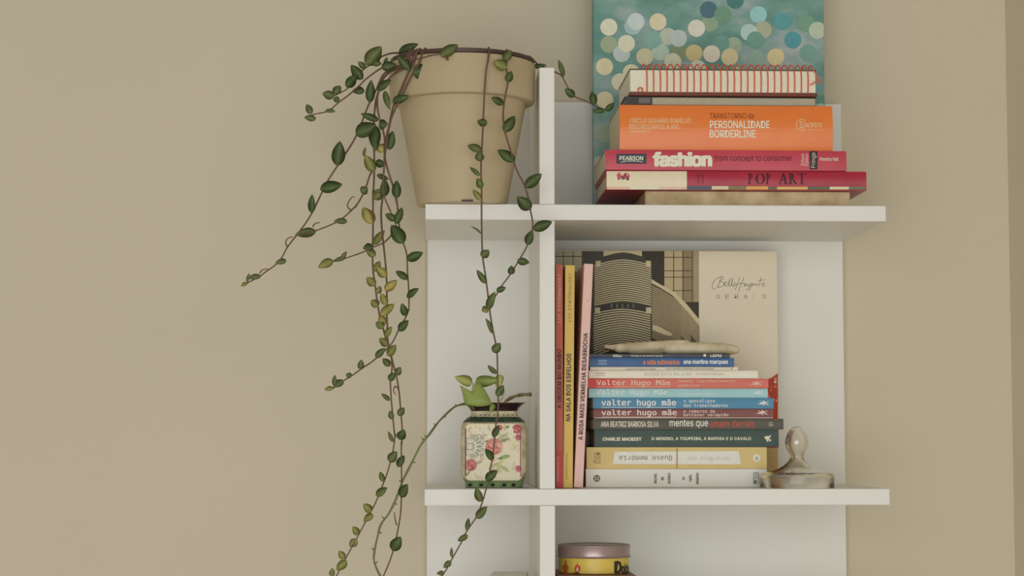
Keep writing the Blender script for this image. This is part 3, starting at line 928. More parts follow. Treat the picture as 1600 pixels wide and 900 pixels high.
G_LO = 'books stacked flat in the middle compartment'
W_ = (212, 205, 190)
ys = [552.8, 558.9, 572.8, 579.0, 591.3, 606.8, 621.6, 638.6, 654.0, 671.2, 698.6, 732.6]
zb0 = Z_LO1 + 0.0003
edges = [zl_(y) for y in ys] + [zb0]
rows = [
    ('slim slate-grey paperback directly under the ceramic hand', 921, 1140.5, (66, 70, 80), 0.002),
    ('deep blue paperback with orange and white lettering, second from the stack top', 921, 1147, (52, 86, 128), 0.0),
    ('very thin off-white paperback sandwiched between blue and white spines', 922, 1153, (200, 192, 172), 0.003),
    ('white paperback with faint grey lettering resting on the salmon red book', 920, 1184, (206, 198, 182), 0.0),
    ('salmon red paperback with pale typewriter lettering above the light blue one', 917.5, 1200.5, (184, 99, 85), 0.0),
    ('pale sky blue paperback lying below the salmon red one', 920, 1199.5, (140, 178, 182), 0.001),
    ('mid-blue paperback with underlined white typewriter lettering above the maroon one', 926.5, 1208.5, (66, 120, 148), 0.0),
    ('maroon paperback with underlined white typewriter lettering in the middle stack', 927.5, 1208, (114, 66, 62), 0.001),
    ('charcoal paperback with white and red lettering, jutting out farthest right', 927, 1224, (72, 70, 58), -0.001),
    ('dark green hardback with small cream capitals in the middle stack', 928.5, 1216.5, (46, 66, 58), 0.0),
    ('mustard yellow paperback lying upside down with a white title band', 916.5, 1198, (190, 168, 108), 0.0),
    ('plain white paperback at the bottom of the middle stack', 915.5, 1198, (206, 204, 196), 0.001),
]
LB = []
for i, (lab, x0, x1, rgb, dy) in enumerate(rows):
    LB.append(lying_book('hardback_book' if i == 9 else 'paperback_book', lab, x0, x1, (ys + [762])[i], (ys + [762])[i + 1], LY + dy, 0.122, rgb, (edges[i] - 0.0001, edges[i + 1]), G_LO, 0.0006, i != 9, 0.42, rgb2=tuple(max(0, c - 6) for c in rgb)))

t, cv, fc = LB[0]
put(t, cv, join(fc.text('Rilke', (958, 554, 971, 558), bold=.02), fc.text('Cartas a um jovem poeta', (986, 554.3, 1035, 558.2), bold=.01), fc.disc(1101, 555.4, 2.5, 8), fc.text('L&PM', (1110, 553.8, 1127, 558), bold=.04)), (190, 184, 170))
t, cv, fc = LB[1]
put(t, cv, fc.text('a vida submarina', (1005, 562, 1061, 569.5), bold=.025), (206, 116, 76))
put(t, cv, fc.text('ana martins marques', (1068, 562, 1137, 570), bold=.03), (206, 206, 200))
put(t, cv, join(fc.rect(935, 562.5, 948, 565.5), fc.rect(935, 567, 948, 570)), (104, 134, 160), 'publisher_mark')
t, cv, fc = LB[2]
put(t, cv, join(fc.text('como se fosse a casa', (977, 574.8, 1024, 578.3)), fc.text('ana martins marques & eduardo jorge', (1041, 574.8, 1115, 578.3)), fc.disc(1143, 576, 1.2, 6)), (110, 104, 92))
t, cv, fc = LB[3]
put(t, cv, join(fc.text('RISQUE ESTA PALAVRA', (1007, 582, 1081, 587.5), space=1.1), fc.text('Ana Martins Marques', (1087, 582, 1131, 587.5)), fc.rect(930, 582.5, 946, 584), fc.rect(930, 586, 944, 587.2)), (168, 160, 146))


def vhm_bird(fc, cx, cy):
    """small splat of printed animals at the spine foot"""
    parts = []
    for j, (dx, dy, r) in enumerate(((0, 0, 2.8), (-3, 0.8, 2.0), (3.2, -0.6, 2.2), (-6.5, 1.4, 1.1), (-4, -2.2, 1.2), (6, 1.6, 1.3), (8, -2.2, 0.9), (1, -3.2, 1.3), (1.5, 3.0, 1.2), (8.6, 2.6, 0.8))):
        parts.append(fc.disc(cx + dx, cy + dy, r, 7, 0.00001 * j, r * 0.8))
    parts += [fc.stroke([(cx - 7, cy + 1.5), (cx, cy)], 0.8, .00012), fc.stroke([(cx + 8, cy - 2.4), (cx + 2, cy)], 0.9, .00013), fc.stroke([(cx + 8.6, cy + 2.6), (cx + 2, cy)], 0.9, .00014)]
    return join(*parts)


for idx, nm, nb, und, t1, t2, tb, bird, colr in (
        (4, 'Valter Hugo Mãe', (932, 593.5, 1047, 604), True, 'Homens imprudentemente', 'poéticos', (1060, 592.8, 1148, 598.3, 1060, 599.8, 1092, 605.5), (1181, 599.3), (224, 168, 146)),
        (5, 'Valter Hugo Mãe', (932, 608.3, 1043, 619), False, None, 'A desumanização', (0, 0, 0, 0, 1060, 613, 1120, 619), (1184, 613.6), (186, 206, 200)),
        (6, 'valter hugo mãe', (940, 624, 1056, 636), True, 'o apocalipse', 'dos trabalhadores', (1068, 623.5, 1117, 630, 1068, 630.8, 1137, 636), (1192, 629.8), (200, 208, 200)),
        (7, 'valter hugo mãe', (940, 640, 1057, 651), True, 'o remorso de', 'baltazar serapião', (1068, 639.8, 1117, 645, 1068, 645.8, 1138, 651.5), (1190, 644.6), (204, 186, 174))):
    t, cv, fc = LB[idx]
    g = [fc.text(nm, nb, 'mono', bold=.02)]
    if und:
        g.append(fc.rect(nb[0], nb[3] + 0.2, nb[2], nb[3] + 0.9))
    if t1:
        g.append(fc.text(t1, tb[:4], 'mono', bold=.01))
    g.append(fc.text(t2, tb[4:], 'mono', bold=.01))
    put(t, cv, join(*g), colr)
    put(t, cv, vhm_bird(fc, *bird), colr, 'publisher_mark')
t, cv, fc = LB[4]
put(t, cv, fc.rect(917.8, 592, 960, 606.5, -0.00012), (180, 66, 62), 'red_end')
t, cv, fc = LB[7]
put(t, cv, fc.rect(928, 652.4, 1207.5, 653.4), (200, 180, 166), 'pale_line')
t, cv, fc = LB[8]
put(t, cv, fc.text('ANA BEATRIZ BARBOSA SILVA', (939, 658.5, 1029, 667), bold=.02), (196, 190, 174))
put(t, cv, fc.text('mentes que', (1046, 656, 1106, 669), bold=.012), (206, 200, 186))
put(t, cv, fc.text('amam demais', (1109, 656, 1179.5, 667.5), bold=.012), (164, 76, 62))
put(t, cv, join(fc.stroke([(1202, 664), (1202, 660.5), (1206, 660), (1207, 663), (1203.5, 663.5)], 0.9), fc.stroke([(1201, 665), (1208, 665)], 0.8)), (180, 174, 158), 'publisher_mark')
t, cv, fc = LB[9]
put(t, cv, join(fc.text('CHARLIE MACKESY', (942, 683.5, 1002, 688.5), bold=.04, space=1.05), fc.text('O MENINO, A TOUPEIRA, A RAPOSA E O CAVALO', (1018, 683, 1173, 688.5), bold=.03, space=1.08)), (208, 200, 174))
put(t, cv, join(fc.disc(1199, 684.5, 3.6, 7), fc.disc(1196, 683.5, 2, 6), fc.disc(1203, 681.5, 1.6, 6), fc.disc(1203, 688, 1.8, 6), fc.disc(1199, 689, 1.5, 6)), (206, 196, 170), 'publisher_mark')
t, cv, fc = LB[10]
tv = []
for i in range(9):
    q = i / 8
    tv += [fc.pt(960.5 - 3.5 * q, 705.8 + 19.2 * q), fc.pt(1154 + 3.5 * q, 704.8 + 20.7 * q)]
put(t, cv, (tv, [(2 * i, 2 * i + 2, 2 * i + 3, 2 * i + 1) for i in range(8)]), (206, 202, 190), 'white_band')
put(t, cv, fc.text('Quase memória', (968, 711, 1050, 720.5), 'mono', rot=180, extra=.0001), (96, 88, 78))
put(t, cv, fc.text('Carlos Heitor Cony', (1074, 712.5, 1140, 719.5), 'mono', rot=180, extra=.0001), (164, 156, 138))
put(t, cv, fc.rect(1056.5, 700, 1058.8, 732, .00005), (158, 126, 100), 'red_line')
put(t, cv, fc.disc(1182, 715.5, 6, 20), (210, 206, 192), 'number_disc')
put(t, cv, fc.text('9', (1180, 713, 1184.5, 718.5), rot=180, extra=.0001), (84, 76, 66))


def fq_frame(fc, x0, y0, x1, y1, w=0.7):
    return join(fc.rect(x0, y0, x1, y0 + w), fc.rect(x0, y1 - w, x1, y1), fc.rect(x0, y0, x0 + w, y1), fc.rect(x1 - w, y0, x1, y1))


put(t, cv, join(fq_frame(fc, 929, 707, 938, 724), fc.text('TAG', (930.5, 712, 936.5, 722), rot=90), fc.rect(932, 708, 936.5, 711), fc.stroke([(929, 721), (926.5, 721.5), (927, 723)], .7)), (112, 96, 62))
t, cv, fc = LB[11]
put(t, cv, join(fc.disc(932.3, 747.5, 5.3, 20)), (70, 66, 60), 'number_disc')
put(t, cv, fc.text('33', (929, 744.5, 935.5, 750.5), bold=.02, rot=-90, extra=.0001), (204, 202, 194))
put(t, cv, join(fc.text('RACHEL', (1022, 739.5, 1026, 755), rot=90, bold=.03), fc.text('DE', (1033, 745, 1037, 750), rot=90, bold=.03), fc.text('QUEIROZ', (1043.5, 739, 1047.5, 755.5), rot=90, bold=.03),
                fc.text('AS', (1066, 745, 1069.5, 750), rot=90, bold=.03), fc.text('TRÊS', (1076, 742, 1080.5, 753), rot=90, bold=.03), fc.text('MARIAS', (1087.5, 739, 1091.5, 756), rot=90, bold=.03),
                fq_frame(fc, 1177, 738, 1185.5, 756), fc.text('TAG', (1178.5, 739.5, 1184, 749), rot=90), fc.rect(1178.5, 750.5, 1182, 754.5)), (78, 74, 68))

# --- upright comics
VY = 2.495


def upright_book(label, x0, x1, y0, y1, Y, depth, rgb, lean=0.0, cat='book'):
    xm = (x0 + x1) / 2
    zb, zt = Z_LO1 + 0.0003, P(xm, y0, Y).z
    ymid = (y0 + y1) / 2
    X0, X1 = P(x0, ymid, Y).x, P(x1, ymid, Y).x
    t = Thing('comic_book', label, cat, ((X0 + X1) / 2, Y, zb), 'comics standing beside the divider')
    COVER_N[0] += 1
    mc = mat('cover_%d' % COVER_N[0], rgb, 0.5, 0.05, 30, 0.04, 400, rgb2=tuple(max(0, c - 6) for c in rgb))
    th = 0.0012
    cvr = t.part('cover', join(box(X0, X1, Y, Y + 0.0016, zb, zt, 0.0005), box(X0, X0 + th, Y + 0.0017, Y + depth, zb, zt), box(X1 - th, X1, Y + 0.0017, Y + depth, zb, zt)), mc)
    t.part('pages', box(X0 + th + .0001, X1 - th - .0001, Y + 0.0018, Y + depth - 0.002, zb + 0.002, zt - 0.002), M_PAGES)
    return t, cvr, Face(Y)


t, cv, fc = upright_book('brick red comic standing upright against the white divider', 868.3, 879.8, 413, 762, VY, 0.15, (158, 82, 66))
put(t, cv, fc.text('LIV STRÖMQUIST', (871, 428, 876.5, 504), rot=90, space=1.15), (204, 176, 140))
put(t, cv, fc.text('A ORIGEM DO MUNDO', (871, 546, 877, 638), rot=90, bold=.025, space=1.05), (46, 34, 32))
put(t, cv, fc.rect(868.7, 705, 879.4, 761.3, -0.0001), (160, 56, 56), 'red_foot')
put(t, cv, fc.text('QUADRINHOS NA CIA.', (870.5, 712, 873.5, 752), rot=90), (200, 160, 140))
t, cv, fc = upright_book('mustard yellow comic standing between the red and pink comics', 879.6, 894.6, 414.5, 762, VY + 0.001, 0.15, (186, 158, 84))
put(t, cv, fc.text('LIV STRÖMQUIST', (883.5, 427, 889.5, 503), rot=90, space=1.15), (112, 90, 44))
put(t, cv, fc.text('NA SALA DOS ESPELHOS', (883, 553, 890, 658), rot=90, bold=.025, space=1.05), (50, 40, 32))
put(t, cv, fc.text('QUADRINHOS NA CIA.', (883.5, 708, 886, 750), rot=90), (90, 72, 44))
t.o.rotation_euler = (0, math.atan(4.0 / 350), 0)
t.o.location.z += 0.0002
t, cv, fc = upright_book('pale pink comic leaning right against the stack of flat books', 897.0, 911.2, 412.5, 762, VY + 0.002, 0.15, (200, 166, 158))
put(t, cv, fc.text('A ROSA MAIS VERMELHA DESABROCHA', (900.8, 521, 907.4, 688), rot=90, bold=.025, space=1.05), (40, 32, 34))
put(t, cv, fc.text('LIV STRÖMQUIST', (901, 428, 907, 500), rot=90, space=1.15), (212, 190, 182))
t.o.rotation_euler = (0, math.atan(17.0 / 350), 0)
t.o.location.x -= 0.0005
t.o.location.z += 0.0006

# --- large picture book behind
BHY = 2.672
bz1 = P(1040, 391.5, BHY).z
bx0, bx1 = P(861, 570, BHY).x, P(1216.5, 570, BHY).x
zb = Z_LO1 + 0.0003
t = Thing('picture_book', 'large square white picture book with a black and white tower photo, upright behind the stack', 'book', ((bx0 + bx1) / 2, BHY, zb))
M_BH = mat('glossy_white_cover', (190, 180, 157), 0.2, 0.04, 20)
cv = t.part('cover', join(box(bx0, bx1, BHY, BHY + 0.003, zb, bz1, 0.0012, 2), box(bx0, bx1, BHY + 0.021, BHY + 0.024, zb, bz1, 0.0012, 2), box(bx0, bx0 + 0.003, BHY + 0.0031, BHY + 0.0209, zb, bz1)), M_BH)
t.part('pages', box(bx0 + 0.004, bx1 - 0.005, BHY + 0.0032, BHY + 0.0208, zb + 0.004, bz1 - 0.004), M_PAGES)
fc = Face(BHY, lift=0.0002)
pr = Print(fc)


def A(vf_fn, rgb):
    pr.add(vf_fn, rgb)


def R_(x0, y0, x1, y1, rgb):
    pr.add(fc.rect(x0, y0, x1, y1, pr.ex()), rgb)


def PL(pts, rgb):
    pr.add(fc.poly(pts, pr.ex()), rgb)


PX = lambda x, y: (860 + x / 5.292, 385 + y / 5.292)
R_(862.5, 392.3, 1092, 600, (58, 56, 46))
R_(862.5, 392.3, 909, 425, (150, 146, 122))
R_(868, 401, 880, 440, (150, 150, 130))
R_(909, 392.3, 943, 412, (66, 66, 56))
R_(943, 392.3, 1003, 404, (176, 164, 132))
R_(1003, 392.3, 1038, 460, (56, 52, 44))
R_(1038, 392.3, 1083, 472, (168, 154, 122))
R_(1066, 392.3, 1082, 472, (132, 118, 92))
R_(1083.5, 392.3, 1092, 473, (150, 136, 106))
for x in (879.5, 895):
    R_(x, 392.3, x + 1.2, 415, (70, 68, 56))
R_(862.5, 400, 909, 401.3, (70, 68, 56))
for x in (1052, 1066.5, 1081):
    R_(x, 392.3, x + 1.3, 473, (62, 56, 44))
for y in (401.5, 422.5, 432.5, 453.5):
    R_(1038, y, 1082, y + 1.2, (62, 56, 44))
R_(1068, 472, 1092, 510, (60, 54, 44))
# slanted wing
PL([PX(832, 270), PX(832, 700), PX(1060, 770), PX(1232, 800), PX(1232, 640), PX(1130, 480), PX(1030, 390), PX(900, 310)], (92, 84, 64))
PL([PX(832, 268), PX(832, 300), PX(900, 335), PX(1010, 405), PX(1100, 500), PX(1232, 660), PX(1232, 605), PX(1120, 470), PX(1025, 375), PX(900, 310)], (186, 174, 142))
for i in range(26):
    s = i / 26
    o_ = 330 + s * 430
    w = [PX(834, o_), PX(920, o_ + 40 + 10 * s), PX(1010, o_ + 95 + 5 * s), PX(1080, min(o_ + 150, 860)), PX(1160, min(o_ + 240, 900)), PX(1231, min(o_ + 330, 960))]
    w = [q for q in w if q[1] < 540]
    if len(w) > 1:
        pr.add(fc.stroke(w, 1.0, pr.ex()), (176, 162, 128))
PL([PX(845, 648), PX(845, 690), PX(960, 735), PX(1010, 740), PX(1000, 715), PX(900, 665)], (186, 174, 142))
# round tower
tw = []


def arc_y(x, y0, kq=34.0):
    u = (x - 600) / 235.0
    return y0 + kq * (abs(u) ** 1.5)


xs = [365 + 468 * i / 24 for i in range(25)]
top = [PX(x, arc_y(x, 60, 70)) for x in xs]
PL(list(reversed(top)) + [PX(345, 860), PX(845, 860)], (74, 72, 58))
PL(list(reversed([PX(x, arc_y(x, 50, 60)) for x in xs[3:22]])) + [PX(x, arc_y(x, 108, 40)) for x in xs[3:22]], (64, 64, 54))
for a, b_ in ((375, 415), (790, 830)):
    R_(*PX(a, 120), *PX(b_, 165), (180, 168, 136))
for i in range(20):
    y0 = 112 + i * 17.6
    pr.add(fc.stroke([PX(x, arc_y(x, y0, 46 - i * 0.3)) for x in xs], 1.55, pr.ex()), (184, 172, 138))
PL(list(reversed([PX(x, arc_y(x, 464, 34)) for x in xs])) + [PX(x, arc_y(x, 518, 34)) for x in xs], (52, 52, 44))
for a, b_ in ((368, 410), (790, 834)):
    R_(*PX(a, 505), *PX(b_, 555), (176, 166, 136))
for i in range(18):
    y0 = 520 + i * 19
    pr.add(fc.stroke([PX(x - 6, arc_y(x, y0, 36 + i * 1.5)) for x in xs], 1.6, pr.ex()), (180, 168, 134))
for i in range(5):
    R_(*PX(500 + i * 45, 475), *PX(512 + i * 45, 508), (104, 104, 90))
# red corner and tan foot at the right edge
PL([(1092, 592), (1092, 655), (1215.3, 655), (1215.3, 583), (1206, 590), (1190, 596)], (164, 62, 44))
for i in range(40):
    x, y = random.uniform(1188, 1213), random.uniform(590, 628)
    pr.add(fc.disc(x, y, random.uniform(0.8, 2.6), 7, pr.ex()), random.choice([(196, 140, 120), (186, 110, 92), (204, 178, 160)]))
R_(1092, 655, 1215.3, 700, (150, 70, 52))
R_(1092, 700, 1215.3, 752, (172, 148, 104))
t.part('cover_print', (pr.v, pr.q), attr_mat('glossy_print', 0.4, 0.12), parent=cv, colors=pr.c, label='black and white photograph of a curved striped tower')
C8 = lambda pts: [(1020 + x / 4.5, 380 + y / 4.5) for x, y in pts]


def dense(pts):
    return [(p.x, p.y) for p in smooth_path([(a, b_, 0) for a, b_ in pts], 4)]


strokes = [[(440, 318), (425, 320), (417, 300), (425, 275), (448, 250), (480, 235), (497, 238), (490, 255), (470, 268), (495, 275), (498, 292), (475, 308), (450, 310)], [(480, 238), (468, 275), (455, 312)],
           [(502, 292), (520, 280), (512, 270), (503, 285), (508, 302), (526, 296), (540, 262), (545, 250), (537, 275), (536, 302), (552, 290), (564, 245), (555, 285), (558, 302), (570, 292), (578, 280), (584, 290), (572, 303), (565, 294)],
           [(612, 238), (598, 280), (578, 330)], [(642, 240), (620, 290), (600, 348)], [(588, 292), (615, 284), (642, 282), (652, 284), (655, 296), (643, 303), (642, 290), (662, 300), (668, 285), (678, 300), (690, 283), (702, 283), (690, 308), (678, 328), (660, 326), (680, 305), (706, 292)],
           [(706, 298), (714, 282), (722, 298), (735, 285), (740, 302)], [(762, 238), (755, 270), (748, 302)], [(740, 264), (765, 260), (792, 256)], [(766, 292), (786, 280), (772, 286), (772, 302), (792, 297)]]
t.part('script_title', join(*[fc.stroke(C8(dense(s)), 0.75) for s in strokes]), ink((104, 96, 80)), parent=cv)
t.part('lettering', join(*[fc.text(ch, (1119 + i * 14.4, 460, 1119 + i * 14.4 + (1.2 if ch == 'I' else 6), 466.5)) for i, ch in enumerate('GERAIS')]), ink((128, 120, 102)), parent=cv)

# ------------------------------------------------------------------ ceramic hand on the stack
HX = lambda px: P(px, 545, LY + 0.05).x
hz0 = edges[0] + 0.0002
hk = (LY + 0.05) / F


def capsule(p, q, r0, r1, sy=1.0, n=12):
    """tapered capsule with rounded ends"""
    p, q = Vector(p), Vector(q)
    t_ = (q - p).normalized()
    path, rad = [], []
    for a in (-80, -50, -25):
        path.append(p + t_ * (r0 * math.sin(math.radians(a))))
        rad.append(r0 * math.cos(math.radians(a)))
    path += [p, q]
    rad += [r0, r1]
    for a in (25, 50, 80):
        path.append(q + t_ * (r1 * math.sin(math.radians(a))))
        rad.append(r1 * math.cos(math.radians(a)))
    return tube(path, rad, n)


def hp(px, h, dy):
    return Vector((HX(px), LY + 0.055 + dy, hz0 + h * hk))


parts = []
# wrist end and palm: side by side bones that the remesh melts together
for dy, h0 in ((-0.022, 11), (-0.008, 12), (0.008, 12), (0.022, 11)):
    parts.append(capsule(hp(946, 13, dy * 0.55), hp(985, 9.5, dy), 3.2 * hk, 8.2 * hk))
    parts.append(capsule(hp(985, 9.5, dy), hp(1058, 9.5, dy * 1.2), 8.6 * hk, 9.2 * hk))
for dy, jt in ((-0.030, ((1040, 10.0, 10.0), (1100, 10.0, 9.6), (1128, 9.2, 8.6), (1144, 8.0, 6.4))), (-0.010, ((1060, 10.6, 10.0), (1106, 10.2, 9.2), (1134, 9, 8.2), (1149, 8, 5.8))),
               (0.010, ((1058, 9.4, 8.8), (1100, 9, 8), (1128, 7.8, 7), (1146, 6.6, 5.2))), (0.028, ((1052, 9, 8.2), (1086, 8.4, 7.2), (1108, 7.4, 6.2), (1122, 6.4, 4.8)))):
    for a, b_ in zip(jt[:-1], jt[1:]):
        parts.append(capsule(hp(a[0], a[1], dy), hp(b_[0], b_[1], dy * 1.05), a[2] * hk, b_[2] * hk))
# thumb lying along the near side, a little higher
parts.append(capsule(hp(966, 10.5, -0.018), hp(1022, 13.0, -0.028), 8.0 * hk, 8.6 * hk))
parts.append(capsule(hp(1022, 13.0, -0.028), hp(1052, 16.0, -0.030), 8.6 * hk, 7.4 * hk))
parts.append(capsule(hp(1052, 16.0, -0.030), hp(1069, 18.0, -0.030), 7.4 * hk, 5.4 * hk))
V, Fs = join(*parts)
me = bpy.data.meshes.new('hand_source')
me.from_pydata([tuple(v) for v in V], [], Fs)
ob = bpy.data.objects.new('hand_source', me)
COL.objects.link(ob)
md = ob.modifiers.new('melt', 'REMESH')
md.mode = 'VOXEL'
md.voxel_size = 0.0013
ms = ob.modifiers.new('soften', 'SMOOTH')
ms.iterations = 3
ms.factor = 0.5
bpy.context.view_layer.update()
dg = bpy.context.evaluated_depsgraph_get()
me2 = bpy.data.meshes.new_from_object(ob.evaluated_get(dg))
V = [v.co.copy() for v in me2.vertices]
Fs = [tuple(p.vertices) for p in me2.polygons]
bpy.data.objects.remove(ob)
mn = min(v.z for v in V)
V = [Vector((v.x, v.y, v.z - mn + hz0)) for v in V]
M_CER = mat('ivory_ceramic', (190, 179, 152), 0.45, 0.12, 60, 0.15, 160, rgb2=(168, 155, 124))
single('hand_sculpture', (V, Fs), M_CER, 'ivory ceramic hand lying flat on top of the middle book stack', 'sculpture', hp(1045, 0, 0), smooth=True)

# ------------------------------------------------------------------ square flowered vase
VZ_Y = 2.545
vk = 2.505 / F
vcx = P(772, 700, VZ_Y).x
zv = Z_LO1 + 0.0003
def zv_(y):
    return P(772, y, 2.505).z
vs = Thing('flower_vase', 'square ceramic vase with rose pattern and flared dark mouth, left of the divider', 'vase', (vcx, VZ_Y, zv))
HWID = 52.5 * vk


def sq_ring(hw, z, e, n=48):
    pts = []
    for i in range(n):
        a = 2 * math.pi * (i + .5) / n
        c, s = math.cos(a), math.sin(a)
        r = (abs(c) ** e + abs(s) ** e) ** (-1 / e)
        pts.append(Vector((vcx + hw * r * c, VZ_Y + hw * r * s * 0.8, z)))
    return pts


def loft(rings, cap0=True, cap1=True):
    n = len(rings[0])
    V = [p for r in rings for p in r]
    Fs = []
    for i in range(len(rings) - 1):
        for j in range(n):
            q = (j + 1) % n
            Fs.append((i * n + j, i * n + q, (i + 1) * n + q, (i + 1) * n + j))
    if cap0:
        Fs.append(tuple(range(n - 1, -1, -1)))
    if cap1:
        Fs.append(tuple((len(rings) - 1) * n + j for j in range(n)))
    return V, Fs


M_VASE = mat('cream_glaze', (186, 176, 146), 0.16, 0.2, 90, rgb2=(146, 140, 108))
M_VDK = mat('dark_glaze', (40, 24, 26), 0.2, 0.2, 60)
M_VGR = mat('green_glaze', (118, 142, 96), 0.3, 0.2, 60, rgb2=(98, 124, 80))
hw = HWID
zt_ = zv_(629)
body = [(hw * .80, zv, 5), (hw * .84, zv + .0012, 6), (hw * .86, zv_(753), 6), (hw * .93, zv_(748), 6), (hw * .985, zv_(742), 6), (hw, zv_(735), 7), (hw, zv_(675), 7), (hw * .985, zv_(667), 6), (hw * .93, zv_(660), 6), (hw * .84, zv_(655), 5), (hw * .72, zv_(649), 4), (hw * .70, zv_(645), 4)]
vb = vs.part('body', loft([sq_ring(a, z, e) for a, z, e in body], True, False), M_VASE, smooth=True)
mouth = [(hw * .70, zv_(645), 4), (hw * .71, zv_(642), 4), (hw * .76, zv_(637), 4), (hw * .86, zv_(632), 4.5), (hw * .955, zt_, 5), (hw * .95, zt_ + .0006, 5), (hw * .90, zt_ - .0002, 5), (hw * .68, zv_(638), 4), (hw * .64, zv_(645), 4), (hw * .64, zv_(660), 4)]
vm = vs.part('mouth', loft([sq_ring(a, z, e) for a, z, e in mouth], False, True), M_VASE, smooth=True)
VF = VZ_Y - hw * 0.8
vs.part('foot_band', loft([sq_ring(hw * .862, zv + .0006, 6), sq_ring(hw * .872, zv_(754), 6), sq_ring(hw * .93, zv_(749), 6)], False, False), M_VGR, parent=vb, smooth=True)


def neck_geo(scale, ya, yb, za, zb_):
    return loft([sq_ring(scale * ya, za, 4), sq_ring(scale * yb, zb_, 4)], False, False)


gl = [[p + Vector((0, -0.0006, 0)) for p in sq_ring(a_, z_, e_)[28:44]] for a_, z_, e_ in mouth[1:5]]
gv = [p for r_ in gl for p in r_]
vs.part('mouth_glaze', (gv, [(i * 16 + j, i * 16 + j + 1, i * 16 + 17 + j, i * 16 + 16 + j) for i in range(3) for j in range(15)]), M_VDK, parent=vm, smooth=True)
vs.part('shoulder_band', loft([sq_ring(hw * .932 + .0005, zv_(659.6), 6), sq_ring(hw * .85 + .0006, zv_(655), 5), sq_ring(hw * .77 + .0006, zv_(651.3), 4.3)], False, False), mat('dark_green_glaze', (54, 72, 52), 0.3, 0.3, 120, rgb2=(36, 48, 38)), parent=vb, smooth=True)
fc = Face(VF, lift=0.0004)
pr = Print(fc)
QX = lambda x, y: (710 + x / 6.923, 640 + y / 6.923)


def vpoly(pts, rgb):
    pr.add(fc.poly([QX(*p) for p in pts], pr.ex()), rgb)


def vdisc(x, y, r, rgb, ry=None, n=14):
    a, b_ = QX(x, y)
    pr.add(fc.disc(a, b_, r / 6.923, n, pr.ex(), (ry or r) / 6.923), rgb)


def rr_poly(x0, y0, x1, y1, r):
    pts = []
    for cx, cy, a0 in ((x1 - r, y0 + r, 0), (x0 + r, y0 + r, 90), (x0 + r, y1 - r, 180), (x1 - r, y1 - r, 270)):
        for j in range(5):
            a = math.radians(a0 + 90 * j / 4)
            pts.append((cx + r * math.cos(a), cy - r * math.sin(a)))
    return pts


vpoly(rr_poly(128, 150, 742, 772, 60), (190, 180, 148))
vpoly(rr_poly(140, 168, 730, 760, 50), (194, 188, 166))


def rose(x, y, r, base):
    vdisc(x, y, r, base)
    for j in range(9):
        a = j * 0.75 + x
        rr_ = r * (0.75 - 0.06 * j)
        sh = random.uniform(-34, 30)
        vdisc(x + rr_ * .6 * math.cos(a), y + rr_ * .6 * math.sin(a), r * (0.5 - 0.03 * j), tuple(max(0, min(230, c + sh)) for c in base), r * (0.38 - 0.02 * j))


def vleaf(x, y, L, a, rgb):
    c, s = math.cos(a), math.sin(a)
    pts = []
    for j in range(12):
        t_ = 2 * math.pi * j / 12
        u, w = L * math.cos(t_), L * .36 * math.sin(t_)
        pts.append((x + u * c - w * s, y - (u * s + w * c)))
    vpoly(pts, rgb)


for x, y, L, a, c in ((520, 300, 60, .6, (150, 154, 116)), (470, 250, 50, -.5, (160, 162, 122)), (560, 330, 55, .3, (124, 134, 96)), (520, 560, 70, .9, (176, 178, 132)), (560, 510, 60, .2, (136, 146, 104)), (490, 640, 60, 1.2, (170, 172, 124)), (560, 640, 60, -.6, (158, 162, 112)),
                   (450, 600, 50, .4, (150, 158, 110)), (380, 340, 40, .2, (120, 134, 96)), (330, 300, 50, .8, (130, 140, 104)), (650, 400, 60, 1.3, (190, 184, 140)), (280, 570, 40, .3, (142, 150, 112)), (160, 690, 40, .9, (140, 146, 104)), (640, 640, 50, .5, (180, 178, 136)), (580, 190, 40, .2, (110, 126, 88)), (500, 530, 30, 0, (84, 92, 64))):
    vleaf(x, y, L, a, c)
for j in range(70):
    x, y = random.uniform(160, 715), random.uniform(190, 745)
    vleaf(x, y, random.uniform(14, 42), random.uniform(0, 6.3), random.choice([(186, 176, 148), (176, 174, 150), (190, 168, 148), (172, 166, 134), (198, 194, 176), (180, 160, 140)]))
rose(440, 400, 92, (174, 122, 112))
rose(490, 400, 50, (186, 138, 124))
rose(190, 600, 66, (166, 108, 104))
rose(690, 210, 52, (158, 92, 98))
rose(705, 300, 34, (160, 96, 102))
rose(706, 640, 36, (168, 102, 108))
rose(510, 195, 26, (176, 100, 108))
# lace work at the left
LC = (200, 196, 180)
vpoly(rr_poly(140, 270, 330, 520, 40), (158, 154, 138))
for x, y, r in ((180, 400, 24), (170, 340, 20), (200, 340, 18), (170, 462, 22), (205, 460, 18), (165, 290, 16), (165, 510, 16)):
    vdisc(x, y, r, LC)
    vdisc(x, y, r * .45, (150, 150, 134))
for a in (-.95, -.5, 0, .5, .95):
    vleaf(225 + 58 * math.cos(a), 400 - 95 * math.sin(a), 52, a, LC)
    vleaf(225 + 58 * math.cos(a), 400 - 95 * math.sin(a), 36, a, (140, 138, 122))
for x in range(180, 720, 26):
    vdisc(x, 770, 6, (66, 58, 48), n=8)
for j, x in enumerate(range(196, 700, 28)):
    vdisc(x, 146, 6, (58, 52, 44), n=8)
vpoly([(640, 200), (655, 215), (628, 420), (612, 600), (600, 590), (622, 400)], (200, 190, 160))
vpoly([(722, 200), (734, 210), (734, 720), (724, 730)], (140, 70, 78))
vpoly([(128, 200), (140, 200), (140, 720), (128, 720)], (104, 66, 62))
